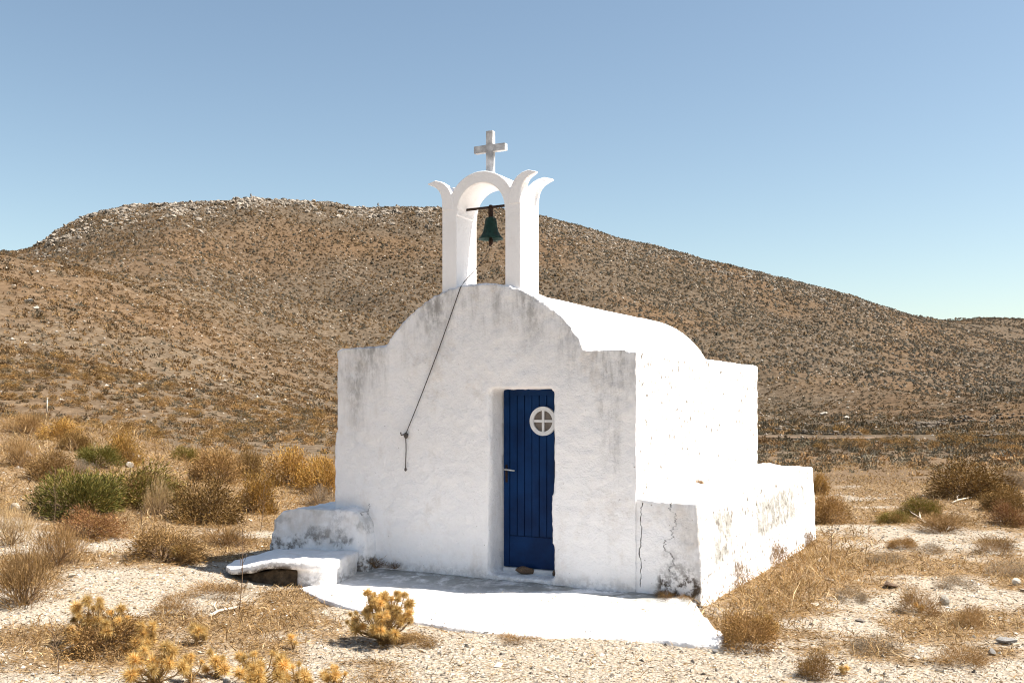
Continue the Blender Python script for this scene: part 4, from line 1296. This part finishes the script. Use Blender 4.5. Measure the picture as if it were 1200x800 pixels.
# the largest ones in view become single shrubs
cand = np.where((hr < 120) & (((hpx > 4) & (hpx < 392)) | ((hpx > 960) & (hpx < 1196))))[0]
row = HOR - (hz[cand] - EYE) / hy[cand] * 1167
cand = cand[(row < 528)]
big = cand[np.argsort(-(hs[cand] * (1.0 + (hr[cand] < 90) * .3) / hr[cand]))[:280]]
def dome(seed, rings, n, spikes, rng=None):
    rng = np.random.default_rng(seed)
    V = []; T_ = []
    for j in range(rings):
        ph = (j / rings) * math.pi / 2
        for q in range(n):
            a = 2 * math.pi * (q + .5 * (j % 2)) / n
            rad = (.80 + .4 * rng.random())
            V.append((math.cos(a) * math.cos(ph) * rad, math.sin(a) * math.cos(ph) * rad, math.sin(ph) * .95 * (.8 + .4 * rng.random()) - (.12 if j == 0 else 0)))
    V.append((rng.normal() * .15, rng.normal() * .15, .95))
    for j in range(rings - 1):
        for q in range(n):
            a, b = j * n + q, j * n + (q + 1) % n
            T_ += [(a, b, b + n), (a, b + n, a + n)]
    for q in range(n): T_.append(((rings - 1) * n + q, (rings - 1) * n + (q + 1) % n, rings * n))
    V = np.array(V); T_ = np.array(T_)
    if spikes:
        d = rng.normal(size=(spikes, 3)); d[:, 2] = np.abs(d[:, 2]) + .1; d = unit(d)
        v2, t2, _ = slivers(d * .72, unit(d + rng.normal(size=d.shape) * .5), .35 + .35 * rng.random(spikes), .28 + .2 * rng.random(spikes), np.ones((spikes, 3)), rng)
        T_ = np.concatenate([T_, t2 + len(V)]); V = np.concatenate([V, v2])
    return V, T_
def tuft(seed, n, fine=1.0):
    rng = np.random.default_rng(seed)
    d = rng.normal(size=(n, 3)); d[:, 2] = np.abs(d[:, 2]) * .8; d = unit(d)
    v, t, _ = slivers(d * (.25 + .55 * rng.random((n, 1))), unit(d + rng.normal(size=d.shape) * .5 + [0, 0, .4]), (.3 + .3 * rng.random(n)) * fine, (.22 + .16 * rng.random(n)) * fine, np.ones((n, 3)), rng)
    return v, t
def scatter(idx, protos):
    VV, TT, CC = [], [], []; off = 0
    which = hrng.integers(0, len(protos), len(idx))
    for w, (V, T_) in enumerate(protos):
        ii = idx[which == w]; n = len(ii)
        if n == 0: continue
        a = hrng.uniform(0, 6.28, n); ca, sa = np.cos(a)[:, None], np.sin(a)[:, None]
        s = hs[ii][:, None]
        X_ = (V[None, :, 0] * ca - V[None, :, 1] * sa) * s + hx[ii][:, None]
        Y_ = (V[None, :, 0] * sa + V[None, :, 1] * ca) * s + hy[ii][:, None]
        Z_ = V[None, :, 2] * s * hrng.uniform(.7, 1.2, n)[:, None] + hz[ii][:, None] - .03
        VV.append(np.stack([X_, Y_, Z_], -1).reshape(-1, 3))
        TT.append((T_[None] + (np.arange(n) * len(V))[:, None, None]).reshape(-1, 3) + off)
        vc = hc[ii][:, None, :] * (.85 + .3 * hrng.random((n, len(V), 1)))
        CC.append(vc.reshape(-1, 3)); off += n * len(V)
    return np.concatenate(VV), np.concatenate(TT), np.concatenate(CC)
mask = np.ones(len(hx), bool); mask[big] = False
idx_near = np.where(mask & (hr < 100))[0]; idx_mid = np.where(mask & (hr >= 100) & (hr < 210))[0]; idx_far = np.where(mask & (hr >= 210))[0]
v, t, c = scatter(idx_near, [tuft(500 + k, 52, .74) for k in range(6)])
tag(link('hillside_scrub', np_mesh('hillside_scrub', v, t, c), M['hill_leaf']), 'low brown and grey scrub dotted over the lower hillside', 'scrub', kind='stuff')
v, t, c = scatter(idx_mid, [tuft(510 + k, 16, 1.1) for k in range(6)])
tag(link('hillside_scrub', np_mesh('hillside_scrub', v, t, c), M['hill_leaf']), 'brown and grey scrub dotted over the middle of the hill', 'scrub', kind='stuff')
v, t, c = scatter(idx_far, [dome(520 + k, 1, 5, 2) for k in range(5)])
tag(link('distant_scrub', np_mesh('distant_scrub', v, t, c), M['hill_leaf']), 'fine scrub speckling the upper hill up to the crest', 'scrub', kind='stuff')

HSH = {}
for key, pal in (('brown', 'brown'), ('dark', 'dark'), ('grey', 'greyolive')):
    HSH[key] = [shrub_mesh('hill_shrub', pal, 540 + k + len(pal) * 9, 520, .26, .085, 16, .35, .2) for k in range(3)]
    for me in HSH[key]: me.materials.append(M['leaf'])
LAB = {('brown', 0): 'small brown cushion shrub on the hillside left of the chapel', ('dark', 0): 'small dark brown cushion shrub on the hillside left of the chapel',
       ('grey', 0): 'small grey olive cushion shrub on the hillside left of the chapel', ('brown', 1): 'small brown cushion shrub on the slope right of the chapel',
       ('dark', 1): 'small dark cushion shrub on the slope right of the chapel', ('grey', 1): 'small grey olive cushion shrub on the slope right of the chapel'}
for i in big:
    key = 'brown' if hk[i] in (0, 1, 6) else ('dark' if hk[i] == 2 else 'grey')
    o = link('hillside_shrub', random.choice(HSH[key]))
    s = float(hs[i])
    o.location = (hx[i], hy[i], hz[i] - .03); o.scale = (s, s * random.uniform(.8, 1.1), s * random.uniform(.6, .9)); o.rotation_euler = (0, 0, random.uniform(0, 6.28))
    side = 0 if hpx[i] < 600 else 1
    tag(o, LAB[(key, side)], 'shrub', 'hillside ' + key + ' shrubs ' + ('left' if side == 0 else 'right'))

# rocky crest
def skyline(px):
    d = np.linspace(170, 440, 500); x = (px - 600.0) / 1167.0 * d
    e = (Z(x, d) - EYE) / d
    return float(d[np.argmax(e)])
HR = [rock_mesh('rock', 600 + k, .75, 1, .4) for k in range(8)]
for me in HR: me.materials.append(M['hill_rock'])
def rock_np(me):
    n = len(me.vertices); co = np.zeros(n * 3, np.float32); me.vertices.foreach_get('co', co)
    t = np.zeros(len(me.polygons) * 3, np.int32); me.polygons.foreach_get('vertices', t)
    return co.reshape(-1, 3).astype(float), t.reshape(-1, 3)
RNP = [rock_np(m) for m in HR]
def rock_pile(name, spots, mat):
    VV, TT, off = [], [], 0
    for (x, y, z, s, q) in spots:
        V, T_ = RNP[q]
        a = random.uniform(0, 6.28); ca, sa = math.cos(a), math.sin(a)
        st = random.uniform(.6, 1.3)
        P = V * [s * st, s, s * random.uniform(.7, 1.1)]
        VV.append(np.stack([P[:, 0] * ca - P[:, 1] * sa + x, P[:, 0] * sa + P[:, 1] * ca + y, P[:, 2] + z], -1)); TT.append(T_ + off); off += len(V)
    return link(name, np_mesh(name, np.concatenate(VV), np.concatenate(TT)), mat)
COLS = np.arange(0, 1221, 10)
DD = np.linspace(170, 445, 420)
ROWS = []
for p in COLS:
    xx = (p - 600.0) / 1167.0 * DD
    ROWS.append(HOR - (Z(xx, DD) - EYE) / DD * 1167)
ROWS = np.array(ROWS)
def crest_r(px): return float(DD[np.argmin(ROWS[int(round(px / 10))])])
def slope_d(px, below):
    """distance of the hill surface seen 'below' rows under its crest line"""
    rw = ROWS[min(max(int(round(px / 10)), 0), len(COLS) - 1)]
    k = int(np.argmin(rw))
    if below <= 0: return float(DD[k]) - below * 2
    j = np.argmax(rw[:k + 1] <= rw[k] + below)
    return float(DD[j]) + random.uniform(-.5, .5)
small, large = [], []
rr_ = random.Random(5)
for _ in range(5200):
    px = rr_.uniform(42, 515)
    if 468 < px < 488 and rr_.random() < .85: continue
    band = 11 + 4 * math.sin(px * .031 + .6) + 3 * math.sin(px * .083 + 1)
    if px > 488: band = 16
    if px < 210: band += 9 * min(1, (210 - px) / 90)
    below = abs(rr_.gauss(0, .62)) * band - .6
    if below > 3 and vnoise(np.array([px / 13.0]), np.array([below / 4.0]), seed=80)[0] < .38: continue
    d = slope_d(px, below)
    x = (px - 600) / 1167 * d
    s = rr_.choice((.4, .45, .5, .55, .6, .7, .9, 1.25)) * rr_.uniform(.75, 1.15)
    (large if s > .8 else small).append((x, d, s))
for _ in range(2600):
    px = rr_.uniform(632, 1060)
    below = abs(rr_.gauss(0, .6)) * (26 if px < 760 else 15)
    if vnoise(np.array([px / 24.0]), np.array([below / 6.0]), seed=81)[0] < .46: continue
    d = slope_d(px, below)
    x = (px - 600) / 1167 * d
    s = rr_.choice((.3, .4, .5, .6, .8)) * rr_.uniform(.7, 1.15)
    small.append((x, d, s))
for _ in range(800):     # thinly strewn over the whole hill
    px = rr_.uniform(0, 1200); d = rr_.uniform(60, 380); x = (px - 600) / 1167 * d
    small.append((x, d, rr_.choice((.12, .18, .25, .35)) * (.5 + d / 300)))
for _ in range(160):
    px = rr_.uniform(1100, 1200); d = rr_.uniform(585, 622); x = (px - 600) / 1167 * d
    small.append((x, d, rr_.uniform(.5, 1.3)))
zs = Z(np.array([q[0] for q in small]), np.array([q[1] for q in small]))
out = rock_pile('rocky_outcrop', [(x, y, z + s * .05, s, rr_.randrange(8)) for (x, y, s), z in zip(small, zs)], M['hill_rock'])
def pale_chips():
    rng = np.random.default_rng(67)
    n = 9000
    th = rng.uniform(R(-30), R(30), n); r = np.sqrt(rng.uniform(60.0 ** 2, 420.0 ** 2, n))
    x, y = r * np.sin(th), r * np.cos(th); z = Z(x, y)
    s_ = (.09 + .16 * rng.random(n) ** 2) * (.6 + r / 330)
    o = np.array([(1, 0, 0), (-1, 0, 0), (0, 1, 0), (0, -1, 0), (0, 0, .8)], float)
    f = np.array([(0, 2, 4), (2, 1, 4), (1, 3, 4), (3, 0, 4)])
    P = o[None] * (.6 + .8 * rng.random((n, 5, 1))) * s_[:, None, None]
    P[..., 0] += x[:, None]; P[..., 1] += y[:, None]; P[..., 2] += z[:, None] + .04
    t = (f[None] + (np.arange(n) * 5)[:, None, None]).reshape(-1, 3)
    c = np.array([(.34, .29, .235), (.26, .22, .175), (.42, .37, .31)])[rng.integers(0, 3, n)] * (.8 + .4 * rng.random((n, 1)))
    return P.reshape(-1, 3), t, np.repeat(c, 5, 0)
v, t, c = pale_chips()
tag(link('hillside_stones', np_mesh('hillside_stones', v, t, c), M['gravel']), 'small pale stones speckling the hillside', 'stones', kind='stuff')
tag(out, 'pale weathered rocks along the crest and strewn over the hill', 'rocks', kind='stuff')
large.sort(key=lambda q: -q[2]); large = large[:260]
zl = Z(np.array([q[0] for q in large]), np.array([q[1] for q in large]))
crest = empty('crest_outcrop', (large[0][0], large[0][1], float(zl[0])))
tag(crest, 'pale pinkish rock outcrop crowning the left hilltop', kind='structure')
for (x, y, s), z in zip(large, zl):
    o = link('rock', HR[rr_.randrange(8)], None, crest)
    o.location = Vector((x, y, float(z) + s * .1)) - crest.location
    o.scale = (s * rr_.uniform(.8, 1.5), s, s * rr_.uniform(.7, 1.2)); o.rotation_euler = (rr_.uniform(-.4, .4), rr_.uniform(-.4, .4), rr_.uniform(0, 6.28))

def hill_stone(px, py, wpx, label, hfac=.8):
    g = ground_at(px, py); r = wpx * .5 * g.y / 1167
    me = HR[int(px) % 8].copy(); me.materials.clear()
    o = link('boulder', me, M['pale_stone']); o.location = g + Vector((0, 0, r * .2)); o.scale = (r, r, r * hfac); o.rotation_euler = (.2, .1, px)
    tag(o, label, 'boulder')
hill_stone(36, 355, 17, 'pale boulder high on the left slope, upper one')
hill_stone(42, 362, 12, 'smaller pale boulder high on the left slope, lower one')
hill_stone(965, 486, 12, 'pale boulder on the slope behind the right yard')
hill_stone(992, 490, 10, 'smaller pale boulder right of the one on the slope behind')
def cairn(px, label):
    d = crest_r(px) - .5; g = at(px, d)
    o = empty('cairn', g); tag(o, label, 'cairn', 'cairns on the crest')
    z = .0
    for k, s in enumerate((.75, .6, .45, .32)):
        q = link('stone', HR[k], None, o); q.location = (0, 0, z + s * .5); q.scale = (s, s, s); z += s * .95
cairn(294, 'tiny stone cairn on the highest part of the crest')
cairn(443, 'tiny pointed cairn on the crest left of the bell arch')

# dry-stone field walls at the foot of the hill, and a dirt track
def field_wall(pts, h, label):
    P = [ground_at(*q) for q in pts]
    spots = []
    h = h * 8.5 * sum(p.y for p in P) / len(P) / 1167
    for a, b in zip(P, P[1:]):
        n = max(2, int((b - a).length / (h * .75)))
        for k in range(n):
            q = a.lerp(b, (k + random.random()) / n)
            if random.random() < .12: continue
            for lvl in range(2):
                s = h * random.uniform(.32, .5)
                x, y = q.x + random.uniform(-.15, .15), q.y + random.uniform(-.2, .2)
                spots.append((x, y, Zs(x, y) + h * (.25 + .42 * lvl), s, random.randrange(8)))
    o = rock_pile('field_wall', spots, M['wall_rock'])
    tag(o, label, 'wall', 'dry stone field walls')
field_wall([(905, 505), (922, 507), (945, 509), (978, 510), (1010, 510)], .75, 'low dark dry-stone wall beside the dirt track right of the chapel')
field_wall([(1040, 510), (1060, 511)], .7, 'short broken piece of dry-stone wall at the end of the track')
field_wall([(1074, 504), (1100, 499), (1130, 495), (1165, 491), (1210, 488)], 1.0, 'long dark dry-stone wall climbing at the right edge')
field_wall([(1150, 516), (1175, 514), (1210, 513)], .85, 'lower dark dry-stone wall at the right edge')

M['track'] = simple('dirt_track_soil', (.125, .080, .048), (.20, .135, .085), .8, 1.0, .5, .06)
def track(pts, w):
    P = [ground_at(*q) for q in pts]
    bm = bmesh.new(); prev = None
    for a, b in zip(P, P[1:]):
        for k in range(14):
            q = a.lerp(b, k / 14)
            d = (b - a); n = Vector((-d.y, d.x, 0)).normalized()
            ring = []
            for j in range(5):
                p = q + n * w * (j / 4 - .5)
                ring.append(bm.verts.new((p.x, p.y, Zs(p.x, p.y) + .10)))
            if prev:
                for j in range(4): bm.faces.new((prev[j], prev[j + 1], ring[j + 1], ring[j]))
            prev = ring
    bmesh.ops.recalc_face_normals(bm, faces=bm.faces)
    for f in bm.faces:
        f.smooth = True
        if f.normal.z < 0: f.normal_flip()
    me = bpy.data.meshes.new('dirt_track'); bm.to_mesh(me); bm.free()
    tag(link('dirt_track', me, M['track']), 'reddish dirt track crossing the foot of the hill', kind='structure')
track([(840, 512), (905, 513), (970, 515), (1030, 514), (1090, 516)], 1.7)

# lone post on the left slope
g = ground_at(55, 484)
post = empty('wooden_post', g); tag(post, 'short pale wooden post standing on the left slope', 'post')
hgt = 18 * g.y / 1167
link('pole', tube_mesh('pole', [(0, 0, -.1), (.02, 0, hgt)], [.045, .035], 7), M['dead_wood'], post)
link('cap', tube_mesh('cap', [(.02, 0, hgt - .05), (.02, 0, hgt + .02)], [.055, .05], 7), M['dead_wood'], post)
